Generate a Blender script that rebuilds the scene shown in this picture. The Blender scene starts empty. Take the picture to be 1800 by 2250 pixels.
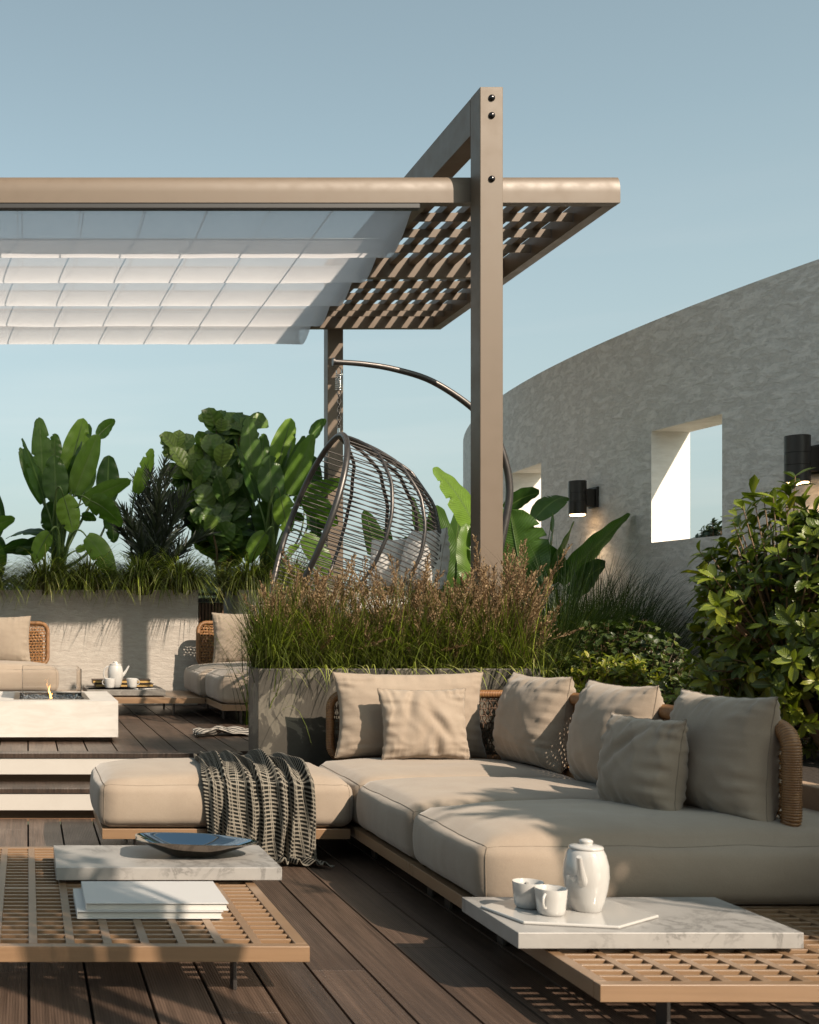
import bpy, bmesh, math, random
from mathutils import Vector, Matrix, noise as MN
R = math.radians
PI = math.pi
sc = bpy.context.scene
COL = sc.collection

# ------------------------------------------------------------------ camera, sky, sun, exposure
EYE = 1.1            # eye height over the lower deck
F = 2600.0           # focal length in pixels of the 1800 px wide photograph
cam_d = bpy.data.cameras.new('camera')
cam = bpy.data.objects.new('camera', cam_d)
COL.objects.link(cam)
cam.location = (0, 0, EYE)
cam.rotation_euler = (R(90), 0, 0)
cam_d.sensor_fit = 'HORIZONTAL'
cam_d.sensor_width = 36
cam_d.lens = F / 1800 * 36
cam_d.shift_x = (900 - 60) / 1800
cam_d.shift_y = (1366 - 1125) / 1800
cam_d.clip_end = 2000
cam_d.dof.use_dof = True
cam_d.dof.focus_distance = 6.8
cam_d.dof.aperture_fstop = 8.0
sc.camera = cam

SUN = Vector((-1, 1.50, -1.40)).normalized()      # the way the light travels
w = bpy.data.worlds.new('World')
sc.world = w
w.use_nodes = True
wn, wl = w.node_tree.nodes, w.node_tree.links
bg = wn['Background']
sky = wn.new('ShaderNodeTexSky')
sky.sky_type = 'NISHITA'
sky.sun_disc = False
sky.sun_elevation = math.asin(-SUN.z)
sky.sun_rotation = math.atan2(-SUN.x, -SUN.y)
sky.air_density = 1.0
sky.dust_density = 1.6
sky.ozone_density = 1.2
hs = wn.new('ShaderNodeHueSaturation')
hs.inputs['Saturation'].default_value = .62
hs.inputs['Value'].default_value = 1.0
wl.new(sky.outputs[0], hs.inputs['Color'])
tn = wn.new('ShaderNodeMix'); tn.data_type = 'RGBA'; tn.blend_type = 'MULTIPLY'
tn.inputs[0].default_value = 1; tn.inputs[7].default_value = (.97, 1.08, .95, 1)
wl.new(hs.outputs[0], tn.inputs[6])
# pale low haze with faint streaks of cloud towards the horizon
tc = wn.new('ShaderNodeTexCoord'); sx = wn.new('ShaderNodeSeparateXYZ'); wl.new(tc.outputs['Generated'], sx.inputs[0])
rp = wn.new('ShaderNodeValToRGB'); e = rp.color_ramp.elements
e[0].position = 0.0; e[0].color = (.78,.78,.78,1); e[1].position = .36; e[1].color = (0,0,0,1)
e2 = e.new(.16); e2.color = (.45,.45,.45,1)
wl.new(sx.outputs[2], rp.inputs[0])
mp = wn.new('ShaderNodeMapping'); mp.inputs['Scale'].default_value = (2.2, 2.2, 22); wl.new(tc.outputs['Generated'], mp.inputs[0])
nz = wn.new('ShaderNodeTexNoise'); nz.inputs['Scale'].default_value = 1.6; nz.inputs['Detail'].default_value = 5; wl.new(mp.outputs[0], nz.inputs['Vector'])
cr = wn.new('ShaderNodeValToRGB'); cr.color_ramp.elements[0].position = .46; cr.color_ramp.elements[0].color = (2.75,3.25,3.40,1)
cr.color_ramp.elements[1].position = .72; cr.color_ramp.elements[1].color = (3.4,3.65,3.7,1); wl.new(nz.outputs['Fac'], cr.inputs[0])
hm = wn.new('ShaderNodeMix'); hm.data_type = 'RGBA'
wl.new(rp.outputs[0], hm.inputs[0]); wl.new(tn.outputs[2], hm.inputs[6]); wl.new(cr.outputs[0], hm.inputs[7])
wl.new(hm.outputs[2], bg.inputs[0])
bg.inputs[1].default_value = 0.10
sd = bpy.data.lights.new('sun', 'SUN')
so = bpy.data.objects.new('sun', sd)
COL.objects.link(so)
so.rotation_euler = SUN.to_track_quat('-Z', 'Y').to_euler()
so.location = (5, -8, 9)
sd.energy = 4.7
sd.angle = R(0.6)
sd.color = (1.0, 0.84, 0.68)
vs = sc.view_settings
vs.view_transform = 'Standard'
vs.look = 'None'
vs.gamma = 1
vs.exposure = 0.70
vs.use_curve_mapping = False
sc.cycles.max_bounces = 8
sc.cycles.transparent_max_bounces = 16

# ------------------------------------------------------------------ helpers
def at(x, y, Y):
    """the place on the plane at distance Y that the photograph shows at pixel x, y"""
    return Vector(((x - 60) * Y / F, Y, EYE - (y - 1366) * Y / F))

def rv(rng, a): return Vector((rng.uniform(-a, a), rng.uniform(-a, a), rng.uniform(-a, a)))

class MB:
    def __init__(s):
        s.v, s.f, s.m, s.r, s.uv = [], [], [], [], []
    def face(s, idx, m=0, r=0.5, uv=None):
        s.f.append(idx); s.m.append(m); s.r.append(r); s.uv.append(uv)
    def box(s, x0, x1, y0, y1, z0, z1, m=0, r=0.5):
        b = len(s.v)
        s.v += [(x0,y0,z0),(x1,y0,z0),(x1,y1,z0),(x0,y1,z0),(x0,y0,z1),(x1,y0,z1),(x1,y1,z1),(x0,y1,z1)]
        for q in ((0,3,2,1),(4,5,6,7),(0,1,5,4),(1,2,6,5),(2,3,7,6),(3,0,4,7)):
            s.face([b+i for i in q], m, r)
        return s
    def prism(s, poly, z0, z1, m=0):
        b = len(s.v); n = len(poly)
        s.v += [(x, y, z0) for x, y in poly] + [(x, y, z1) for x, y in poly]
        s.face([b+i for i in range(n)][::-1], m); s.face([b+n+i for i in range(n)], m)
        for i in range(n):
            j = (i+1) % n; s.face([b+i, b+j, b+n+j, b+n+i], m)
        return s
    def grid(s, fn, nu, nv, closeu=False, m=0, r=0.5, flip=False):
        b = len(s.v)
        cu = nu if closeu else nu + 1
        for j in range(nv+1):
            for i in range(cu):
                s.v.append(tuple(fn(i/nu, j/nv)))
        for j in range(nv):
            for i in range(nu):
                i2 = (i+1) % cu
                q = [b+j*cu+i, b+j*cu+i2, b+(j+1)*cu+i2, b+(j+1)*cu+i]
                uv = [(i/nu, j/nv), ((i+1)/nu, j/nv), ((i+1)/nu, (j+1)/nv), (i/nu, (j+1)/nv)]
                if flip: q.reverse(); uv.reverse()
                s.face(q, m, r, uv)
        return s
    def tube(s, pts, rad, n=8, closed=False, m=0, r=0.5, caps=True):
        pts = [Vector(p) for p in pts]
        N = len(pts); b = len(s.v)
        t0 = (pts[1]-pts[0]).normalized()
        up = Vector((0,0,1)) if abs(t0.z) < .9 else Vector((0,1,0))
        a = t0.cross(up).normalized()
        for i in range(N):
            if closed: t = pts[(i+1)%N]-pts[i-1]
            else: t = pts[min(i+1,N-1)]-pts[max(i-1,0)]
            if t.length < 1e-9: t = t0
            t = t.normalized()
            a = a - t*a.dot(t)
            a = a.normalized() if a.length > 1e-6 else t.orthogonal().normalized()
            c = t.cross(a)
            rr = rad(i/(N-1)) if callable(rad) else rad
            for k in range(n):
                an = 2*PI*k/n
                s.v.append(tuple(pts[i] + a*math.cos(an)*rr + c*math.sin(an)*rr))
        for i in range(N if closed else N-1):
            i2 = (i+1) % N
            for k in range(n):
                k2 = (k+1) % n
                s.face([b+i*n+k, b+i*n+k2, b+i2*n+k2, b+i2*n+k], m, r,
                       [(k/n,i/N),((k+1)/n,i/N),((k+1)/n,(i+1)/N),(k/n,(i+1)/N)])
        if caps and not closed:
            s.face([b+k for k in range(n)][::-1], m, r)
            s.face([b+(N-1)*n+k for k in range(n)], m, r)
        return s
    def lathe(s, prof, c=(0,0,0), n=32, m=0, sx=1, sy=1):
        c = Vector(c)
        def fn(u, v):
            k = v*(len(prof)-1); i = min(int(k), len(prof)-2); t = k-i
            rr = prof[i][0]*(1-t)+prof[i+1][0]*t; z = prof[i][1]*(1-t)+prof[i+1][1]*t
            return c + Vector((math.cos(2*PI*u)*rr*sx, math.sin(2*PI*u)*rr*sy, z))
        s.grid(fn, n, len(prof)-1, closeu=True, m=m)
        return s
    def leaf(s, p, d, nrm, L, W, bend=0.0, fold=.15, r=.5, nl=4, shape='ob', m=0, wave=0):
        d = d.normalized(); nrm = (nrm - d*nrm.dot(d))
        nrm = nrm.normalized() if nrm.length > 1e-5 else d.orthogonal().normalized()
        side = d.cross(nrm)
        b = len(s.v); pos = Vector(p); cur = d.copy()
        for j in range(nl+1):
            t = j/nl
            if shape == 'ob': wd = math.sin(PI*min(1, t**1.35*.93+.045))**.75
            elif shape == 'ov': wd = math.sin(PI*(t**.8*.95+.03))**.8
            else: wd = math.sin(PI*(t*.9+.06))**.6*(1-.3*t)
            if j == nl: wd *= .35
            wd *= W/2
            cn = side.cross(cur).normalized()
            wv = math.sin(t*9+p[0]*50)*wave*W
            s.v.append(tuple(pos - side*wd + cn*(fold*wd*1.2+wv)))
            s.v.append(tuple(pos))
            s.v.append(tuple(pos + side*wd + cn*(fold*wd*1.2-wv)))
            ax = Matrix.Rotation(-bend/nl, 3, side)
            cur = (ax @ cur).normalized()
            pos = pos + cur*(L/nl)
        for j in range(nl):
            for i in (0, 1):
                s.face([b+j*3+i, b+j*3+i+1, b+j*3+i+4, b+j*3+i+3], m, r,
                       [(i*.5, j/nl), (i*.5+.5, j/nl), (i*.5+.5, (j+1)/nl), (i*.5, (j+1)/nl)])
        return s
    def blade(s, p, d, L, W, droop, r=.5, nl=4, m=0):
        """one grass blade"""
        d = d.normalized(); b = len(s.v); pos = Vector(p); cur = d.copy()
        h = Vector((d.x, d.y, 0)); h = h.normalized() if h.length > 1e-4 else Vector((1,0,0))
        side = Vector((-h.y, h.x, 0))
        for j in range(nl+1):
            t = j/nl; wd = W/2*(1-t*t*.92)
            s.v.append(tuple(pos - side*wd)); s.v.append(tuple(pos + side*wd))
            cur = (cur + (h*.35 - Vector((0,0,1)))*droop/nl*(.3+t*1.4)).normalized()
            pos = pos + cur*(L/nl)
        for j in range(nl):
            s.face([b+j*2, b+j*2+1, b+j*2+3, b+j*2+2], m, r, [(0,j/nl),(1,j/nl),(1,(j+1)/nl),(0,(j+1)/nl)])
        return s
    def build(s, name, mats, parent=None, loc=None, smooth=None, bevel=0, solid=0, subd=0, label=None):
        """link as one mesh object; coordinates are world ones, moved to the origin of the thing"""
        if not isinstance(mats, (list, tuple)): mats = [mats]
        o0 = Vector(loc) if loc is not None else (Vector(parent['org']) if parent is not None else Vector((0,0,0)))
        me = bpy.data.meshes.new(name)
        me.from_pydata([tuple(Vector(q)-o0) for q in s.v], [], s.f)
        for m_ in mats: me.materials.append(m_)
        if len(mats) > 1: me.polygons.foreach_set('material_index', s.m)
        if any(x != .5 for x in s.r):
            a = me.attributes.new('rnd', 'FLOAT', 'FACE'); a.data.foreach_set('value', s.r)
        if any(u is not None for u in s.uv):
            ul = me.uv_layers.new(name='UVMap'); flat = []
            for f, u in zip(s.f, s.uv):
                for k in range(len(f)): flat += list(u[k]) if u else [0, 0]
            ul.data.foreach_set('uv', flat)
        if smooth is not None:
            me.polygons.foreach_set('use_smooth', [True]*len(me.polygons))
            if smooth < 180: me.set_sharp_from_angle(angle=R(smooth))
        o = bpy.data.objects.new(name, me); COL.objects.link(o)
        o['org'] = tuple(o0)
        if parent is not None: o.parent = parent
        else: o.location = o0
        if bevel:
            b = o.modifiers.new('bevel', 'BEVEL'); b.width = bevel; b.segments = 2; b.limit_method = 'ANGLE'
        if solid:
            b = o.modifiers.new('solid', 'SOLIDIFY'); b.thickness = solid; b.offset = 0
        if subd:
            b = o.modifiers.new('sub', 'SUBSURF'); b.levels = subd; b.render_levels = subd
        if label: o['label'] = label
        return o

def tag(o, label, cat, group=None):
    o['label'] = label; o['category'] = cat
    if group: o['group'] = group
    return o
def thing(name, loc, label, cat, group=None):
    o = bpy.data.objects.new(name, None); COL.objects.link(o)
    o.empty_display_size = .1
    o.location = loc; o['org'] = tuple(loc)
    return tag(o, label, cat, group)
def struct(o, kind='structure'):
    o['kind'] = kind; return o
def dup(root, loc, rz=0, label=None, scale=None):
    """a copy of a thing with copies of its parts and sub-parts"""
    def cp(o, par):
        c = o.copy(); COL.objects.link(c)
        if par is not None: c.parent = par
        for ch in [q for q in bpy.data.objects if q.parent == o]: cp(ch, c)
        return c
    r = cp(root, None); r.location = loc; r.rotation_euler = (0, 0, rz)
    if scale: r.scale = (scale,)*3
    if label: r['label'] = label
    return r

# ------------------------------------------------------------------ materials
KEEP = ('rough_stucco','pale_reveal','shade_fabric','paddle_leaf','fig_leaf','green_stem','grass_blade','seed_plume','glossy_leaf','round_leaf')
class Mat:
    def __init__(s, name, col=(.5,.5,.5), rough=.5, metal=0, spec=.5):
        s.m = bpy.data.materials.new(name); s.m.use_nodes = True
        s.n, s.l = s.m.node_tree.nodes, s.m.node_tree.links
        s.b = s.n['Principled BSDF']; s.out = s.n['Material Output']
        s.K = 1.0 if (name in KEEP or metal > .3) else .80
        s.b.inputs['Base Color'].default_value = (*[q*s.K for q in col], 1) if name != 'glass_pane' else (1,1,1,1)
        s.b.inputs['Roughness'].default_value = rough
        s.b.inputs['Metallic'].default_value = metal
        s.b.inputs['Specular IOR Level'].default_value = spec
        s.col = None; s.nrm = None
    def node(s, t, **k):
        n = s.n.new('ShaderNode'+t)
        for a, v in k.items():
            if isinstance(v, tuple) and len(v) and v[0] == 'i': pass
            setattr(n, a, v)
        return n
    def co(s, kind='Object', scale=(1,1,1), rot=(0,0,0)):
        t = s.node('TexCoord'); mp = s.node('Mapping')
        mp.inputs['Scale'].default_value = scale; mp.inputs['Rotation'].default_value = rot
        s.l.new(t.outputs[kind], mp.inputs[0]); return mp.outputs[0]
    def geo(s, scale=(1,1,1)):
        t = s.node('NewGeometry'); mp = s.node('Mapping')
        mp.inputs['Scale'].default_value = scale
        s.l.new(t.outputs['Position'], mp.inputs[0]); return mp.outputs[0]
    def noise(s, vec, sc_=5, det=4, rough=.55, dist=0):
        n = s.node('TexNoise'); n.inputs['Scale'].default_value = sc_
        n.inputs['Detail'].default_value = det; n.inputs['Roughness'].default_value = rough
        n.inputs['Distortion'].default_value = dist
        if vec is not None: s.l.new(vec, n.inputs['Vector'])
        return n.outputs['Fac']
    def ramp(s, fac, stops, interp='LINEAR'):
        n = s.node('ValToRGB'); n.color_ramp.interpolation = interp
        e = n.color_ramp.elements
        while len(e) < len(stops): e.new(.5)
        for k, (p, c) in enumerate(stops):
            e[k].position = p
            e[k].color = (*c, 1) if isinstance(c, tuple) else (c, c, c, 1)
        s.l.new(fac, n.inputs[0]); return n.outputs[0]
    def math(s, op, a, b=0.0, c=None):
        n = s.node('Math'); n.operation = op
        for i, v in enumerate((a, b) if c is None else (a, b, c)):
            if isinstance(v, (int, float)): n.inputs[i].default_value = v
            else: s.l.new(v, n.inputs[i])
        return n.outputs[0]
    def mix(s, fac, a, b, mode='MIX'):
        n = s.node('Mix'); n.data_type = 'RGBA'; n.blend_type = mode
        for i, v in ((0, fac), (6, a), (7, b)):
            if isinstance(v, (int, float)): n.inputs[i].default_value = v
            elif isinstance(v, tuple): n.inputs[i].default_value = (*v, 1)
            else: s.l.new(v, n.inputs[i])
        return n.outputs[2]
    def sep(s, vec):
        n = s.node('SeparateXYZ'); s.l.new(vec, n.inputs[0]); return n.outputs
    def attr(s, name):
        n = s.node('Attribute'); n.attribute_name = name; return n.outputs['Fac']
    def color(s, out):
        if s.K != 1.0: out = s.mix(1.0, out, (s.K,)*3, 'MULTIPLY')
        s.l.new(out, s.b.inputs["Base Color"]); s.col = out; return s
    def rough(s, out): s.l.new(out, s.b.inputs['Roughness']); return s
    def bump(s, h, strength=.3, dist=.01):
        n = s.node('Bump'); n.inputs['Strength'].default_value = strength
        n.inputs['Distance'].default_value = dist
        s.l.new(h, n.inputs['Height'])
        if s.nrm is not None: s.l.new(s.nrm, n.inputs['Normal'])
        s.nrm = n.outputs[0]; s.l.new(s.nrm, s.b.inputs['Normal']); return s
    def translucent(s, amt, tint=(1,1,1)):
        t = s.node('BsdfTranslucent'); mx = s.node('MixShader'); mx.inputs[0].default_value = amt
        if s.col is not None:
            s.l.new(s.mix(1.0, s.col, tint, 'MULTIPLY'), t.inputs[0])
        else: t.inputs[0].default_value = (*tint, 1)
        s.l.new(s.b.outputs[0], mx.inputs[1]); s.l.new(t.outputs[0], mx.inputs[2])
        s.l.new(mx.outputs[0], s.out.inputs[0]); return s

M = {}
# deck boards: ribbed composite wood
def deck_mat(base):
    a = Mat('deck_wood', rough=.5)
    g = a.geo(); x = a.sep(g)[0]; y = a.sep(g)[1]
    k = a.math('FLOOR', a.math('DIVIDE', a.math('SUBTRACT', x, .0045), .1777))
    rnd = a.attr('rnd')
    st = a.noise(a.geo((60, 1.6, 1)), 1, 5, .6)
    st2 = a.noise(a.geo((2.2, 1.1, 1)), 1, 4, .6)
    st3 = a.noise(a.geo((9, .9, 1)), 1, 3, .6)
    c = a.ramp(rnd, [(0, tuple(v*.5 for v in base)), (.5, base), (1, (base[0]*1.5, base[1]*1.55, base[2]*1.6))])
    c = a.mix(a.math('MULTIPLY', a.ramp(st2, [(.4, 0.0), (.62, 1.0)]), .28), c, (base[0]*1.6, base[1]*1.75, base[2]*2.0))
    c = a.mix(.75, c, a.ramp(st, [(.28, .22), (.72, 1.25)]), 'MULTIPLY')
    c = a.mix(.35, c, a.ramp(st3, [(.3, .4), (.7, 1.0)]), 'MULTIPLY')
    a.color(c)
    a.rough(a.ramp(st2, [(.3, .50), (.7, .28)]))
    w_ = a.math('SINE', a.math('MULTIPLY', x, 2*PI/.0085))
    a.bump(w_, .35, .0016)
    a.bump(a.noise(a.geo((140, 5, 1)), 1, 3, .6), .18, .002)
    return a.m
M['deck'] = deck_mat((.112, .072, .050))
a = Mat('dark_joist', (.008,.006,.005), .8); M['joist'] = a.m

def teak(name, c1, c2, rough=.5):
    a = Mat(name, rough=rough)
    g = a.geo((3, 3, 26)); g2 = a.geo((26, 3, 3))
    n1 = a.noise(a.geo((2.2, 9, 60)), 1, 4, .6, .6); n2 = a.noise(a.geo((1, 1, 7)), 2, 3)
    c = a.mix(n1, c1, c2); c = a.mix(.3, c, a.ramp(n2, [(.3, .55), (.7, 1.0)]), 'MULTIPLY')
    a.color(c); a.bump(n1, .12, .002); a.b.inputs['Coat Weight'].default_value = .35; a.b.inputs['Coat Roughness'].default_value = .28; return a.m
M['teak'] = teak('light_teak', (.23,.135,.072), (.35,.22,.125), .36)
M['teak_dark'] = teak('brown_teak', (.17,.09,.05), (.25,.14,.08), .5)

a = Mat('rough_stucco', rough=.85)           # big curved wall: torn horizontal trowel marks
g = a.co('Object', (1, 1, 2.6))
n1 = a.noise(g, 7.5, 10, .72, .35); n2 = a.noise(a.co('Object', (1,1,1.6)), 24, 6, .75); n3 = a.noise(a.co('Object'), .7, 3)
tr = a.ramp(n1, [(.44, 0.0), (.52, .8), (.60, 1.0)])
c = a.mix(tr, (.77,.71,.65), (.90,.84,.78)); c = a.mix(.32, c, a.ramp(n2, [(.38,.6),(.62,1.0)]), 'MULTIPLY')
a.color(c); a.bump(tr, .5, .012); a.bump(n2, .6, .012); M['stucco'] = a.m
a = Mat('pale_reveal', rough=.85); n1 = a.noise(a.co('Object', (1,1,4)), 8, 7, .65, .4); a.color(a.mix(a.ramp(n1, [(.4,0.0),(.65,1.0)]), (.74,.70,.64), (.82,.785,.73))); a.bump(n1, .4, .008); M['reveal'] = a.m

a = Mat('pale_stucco', rough=.85)            # planter walls
n1 = a.noise(a.co('Object', (1,1,3.2)), 9, 8, .68, .4); n2 = a.noise(a.co('Object', (1,1,2)), 46, 5, .7); n3 = a.noise(a.co('Object'), 1.6, 4)
c = a.mix(a.ramp(n1, [(.4,0.0),(.62,1.0)]), (.44,.395,.345), (.51,.465,.41)); c = a.mix(.25, c, a.ramp(n3, [(.35,.6),(.65,1.0)]), 'MULTIPLY')
a.color(c); a.bump(n1, .7, .012); a.bump(n2, .35, .006); M['pale'] = a.m

a = Mat('cast_concrete', rough=.55)
n1 = a.noise(a.co('Object', (1.2,1,1)), 4.6, 8, .66, .7); n2 = a.noise(a.co('Object'), 60, 4, .6); n3 = a.noise(a.co('Object', (1,1,.7)), 9, 4, .6)
c = a.ramp(n1, [(.44, (.050,.043,.032)), (.53, (.066,.057,.043)), (.56, (.17,.15,.115)), (.7, (.12,.105,.08))])
c = a.mix(.4, c, a.ramp(n3, [(.3,.55),(.7,1.0)]), 'MULTIPLY')
vo = a.node('TexVoronoi'); vo.inputs['Scale'].default_value = 11; a.l.new(a.co('Object'), vo.inputs['Vector'])
pit = a.ramp(vo.outputs['Distance'], [(.035, 0.0), (.06, 1.0)])
pit2 = a.math('MAXIMUM', pit, a.ramp(a.noise(a.co('Object'), 5, 2), [(.45, 1.0), (.5, 0.0)]))
c = a.mix(1.0, c, a.mix(pit2, (.35,.33,.3), (1,1,1)), 'MULTIPLY')
a.color(c); a.bump(pit2, .6, .006); a.bump(n2, .1, .003); M['concrete'] = a.m

def marble(name, base, vein, amt, sc_=6, rough=.35):
    a = Mat(name, rough=rough)
    g = a.co('Object'); n0 = a.noise(g, sc_, 8, .7, 1.6)
    ln = a.math('ABSOLUTE', a.math('SUBTRACT', n0, .5))
    v = a.ramp(ln, [(0, 1.0), (.012, .75), (.05, 0.0)])
    msk = a.ramp(a.noise(g, sc_*.8, 3), [(.45, 0.0), (.62, 1.0)])
    cl = a.noise(g, sc_*1.7, 7, .65, .6)
    c = a.mix(a.math('MULTIPLY', a.ramp(cl, [(.35,0.0),(.7,1.0)]), .55), base, tuple(q*.72 for q in base))
    c = a.mix(a.math('MULTIPLY', a.math('MULTIPLY', v, msk), amt), c, vein)
    a.color(c); return a.m
M['marble'] = marble('white_marble', (.40,.385,.365), (.10,.095,.09), .6, 4.5)
M['stone'] = marble('dark_stone', (.19,.175,.155), (.35,.33,.30), .7, 16, .6)
a = Mat('cream_travertine', rough=.5)
n1 = a.noise(a.co('Object', (1,1,4)), 5, 8, .65, .5)
a.color(a.mix(a.ramp(n1, [(.4,0.0),(.65,1.0)]), (.60,.56,.51), (.68,.645,.60))); a.bump(n1, .08, .003); M['traver'] = a.m
a = Mat('white_stone', (.72,.68,.62), .6); n1 = a.noise(a.co('Object'), 8, 5); a.color(a.mix(n1, (.52,.485,.44), (.58,.545,.50))); M['riser'] = a.m
a = Mat('tan_render', rough=.9); n1 = a.noise(a.co('Object'), 50, 6, .7)
a.color(a.mix(n1, (.30,.20,.13), (.44,.31,.21))); a.bump(n1, .5, .006); M['tan'] = a.m

def fabric(name, c1, c2, scl=1.0):
    a = Mat(name, rough=.88, spec=.25)
    g = a.co('Object')
    n1 = a.noise(a.co('Object', (1,1,1)), 420*scl, 2, .6); n2 = a.noise(g, 5, 5, .6, .3); n3 = a.noise(a.co('Object', (200,200,60)), 1, 3)
    c = a.mix(a.ramp(n2, [(.35,0.0),(.65,1.0)]), c1, c2)
    c = a.mix(.22, c, a.ramp(n1, [(.35,.5),(.65,1.0)]), 'MULTIPLY')
    a.color(c); a.bump(n1, .25, .0012); a.bump(a.noise(g, 14, 4, .6, .5), .22, .006)
    a.b.inputs['Sheen Weight'].default_value = .25; a.b.inputs['Sheen Roughness'].default_value = .5
    return a.m
M['fabric'] = fabric('beige_linen', (.345,.275,.21), (.385,.313,.242))
M['fabric_back'] = fabric('sand_linen', (.31,.25,.19), (.345,.285,.22))
M['white_fabric'] = fabric('white_cotton', (.66,.63,.59), (.72,.69,.65))
a = Mat('seam_thread', (.25,.20,.15), .9); M['seam'] = a.m

a = Mat('rattan_wrap', rough=.4)
wv = a.math('SINE', a.math('MULTIPLY', a.sep(a.co('UV'))[1], 2*PI)); nb = a.noise(a.co('Object'), 22, 3)
c = a.mix(a.ramp(nb, [(.3,0.0),(.7,1.0)]), (.28,.13,.05), (.42,.22,.09)); c = a.mix(a.math('MULTIPLY', a.math('MULTIPLY_ADD', wv, -.5, .5), .55), c, (.10,.045,.02))
a.color(c); a.bump(wv, .6, .002); M['wrap'] = a.m
a = Mat('rattan_cane', rough=.38)
n1 = a.noise(a.co('Object', (1,1,1)), 60, 3); n2 = a.noise(a.co('Object'), 9, 3)
c = a.mix(a.ramp(n1, [(.35,0.0),(.65,1.0)]), (.29,.13,.045), (.45,.235,.09)); c = a.mix(.35, c, a.ramp(n2, [(.35,.5),(.65,1.0)]), 'MULTIPLY')
a.color(c); M['rattan'] = a.m
a = Mat('dark_cord', (.10,.055,.03), .55); M['cord'] = a.m

a = Mat('bronze_paint', rough=.5)            # pergola
n1 = a.noise(a.co('Object', (3,3,3)), 3, 5); n2 = a.noise(a.co('Object', (1.2,120,120)), 1, 3)
a.color(a.mix(a.math('MULTIPLY', n1, .6), (.155,.112,.076), (.185,.136,.096))); a.bump(n2, .05, .001)
a.rough(a.ramp(n1, [(.3,.42),(.7,.55)])); M['paint'] = a.m
a = Mat('bolt_metal', (.05,.045,.045), .22, 1.0); M['bolt'] = a.m
a = Mat('dark_rail', (.03,.028,.028), .4); M['rail'] = a.m
a = Mat('gunmetal', (.085,.078,.074), .36, .75); a.rough(a.ramp(a.noise(a.co('Object'), 20, 3), [(.3,.32),(.7,.48)])); M['gun'] = a.m
a = Mat('string_cord', (.07,.06,.055), .55, 0); M['string'] = a.m
a = Mat('chrome', (.55,.54,.52), .18, 1.0); M['chrome'] = a.m
a = Mat('lamp_black', (.045,.036,.030), .38, .3); M['lampb'] = a.m
a = Mat('ceramic', (.56,.545,.52), .08, 0, .6); a.b.inputs['Coat Weight'].default_value = .5; a.b.inputs['Coat Roughness'].default_value = .05; M['ceramic'] = a.m
a = Mat('polished_bowl', (.24,.20,.165), .06, 1.0); M['bowl'] = a.m
a = Mat('sky_tint_metal', (.27,.37,.46), .03, 1.0); M['bowl_in'] = a.m  # inside of the bowl: blue sky reflection put into the metal colour
a = Mat('paper_cover', (.60,.59,.575), .45); M['cover'] = a.m
a = Mat('page_edges', rough=.8); wv = a.math('SINE', a.math('MULTIPLY', a.sep(a.geo())[2], 2600)); a.color(a.mix(a.math('MULTIPLY_ADD', wv, .5, .5), (.58,.56,.52), (.74,.72,.68))); M['page'] = a.m
a = Mat('gold_pages', rough=.5); wv = a.math('SINE', a.math('MULTIPLY', a.sep(a.geo())[2], 1800)); a.color(a.mix(a.math('MULTIPLY_ADD', wv, .5, .5), (.42,.25,.07), (.60,.40,.14))); M['gold'] = a.m
a = Mat('brown_leather', (.055,.032,.02), .45); M['leather'] = a.m
a = Mat('shade_fabric', (.72,.72,.74), .9, 0, .2)
a.color(a.mix(a.noise(a.co('Object'), 6, 3), (.70,.70,.72), (.78,.78,.79)))
a.translucent(.75); M['shade'] = a.m
tr_ = a.node('BsdfTransparent'); mx_ = a.node('MixShader'); mx_.inputs[0].default_value = .46
prev = a.out.inputs[0].links[0].from_socket
a.l.new(prev, mx_.inputs[1]); a.l.new(tr_.outputs[0], mx_.inputs[2]); a.l.new(mx_.outputs[0], a.out.inputs[0])
a = Mat('glass_pane', (1,1,1), .0); a.b.inputs['Transmission Weight'].default_value = 1; a.b.inputs['IOR'].default_value = 1.45; M['glass'] = a.m
a = Mat('fire_glass', (.10,.11,.12), .06, .0, .8); a.b.inputs['Coat Weight'].default_value = 1; M['chips'] = a.m
a = Mat('burnished_steel', (.32,.29,.26), .3, .9); M['steel'] = a.m
def emit(name, col, st):
    a = Mat(name, (0,0,0)); a.b.inputs['Emission Color'].default_value = (*col, 1); a.b.inputs['Emission Strength'].default_value = st; return a.m
M['glow'] = emit('lamp_glow', (1,.62,.30), 7)
M['flame'] = emit('flame_glow', (1,.42,.08), 6)
a = Mat('soil', (.03,.02,.013), .95); a.bump(a.noise(a.co('Object'), 30, 5), .8, .02); M['soil'] = a.m
a = Mat('ground_earth', rough=.95); a.color(a.mix(a.noise(a.geo(), .05, 6), (.05,.065,.035), (.10,.10,.06))); M['ground'] = a.m

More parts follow.
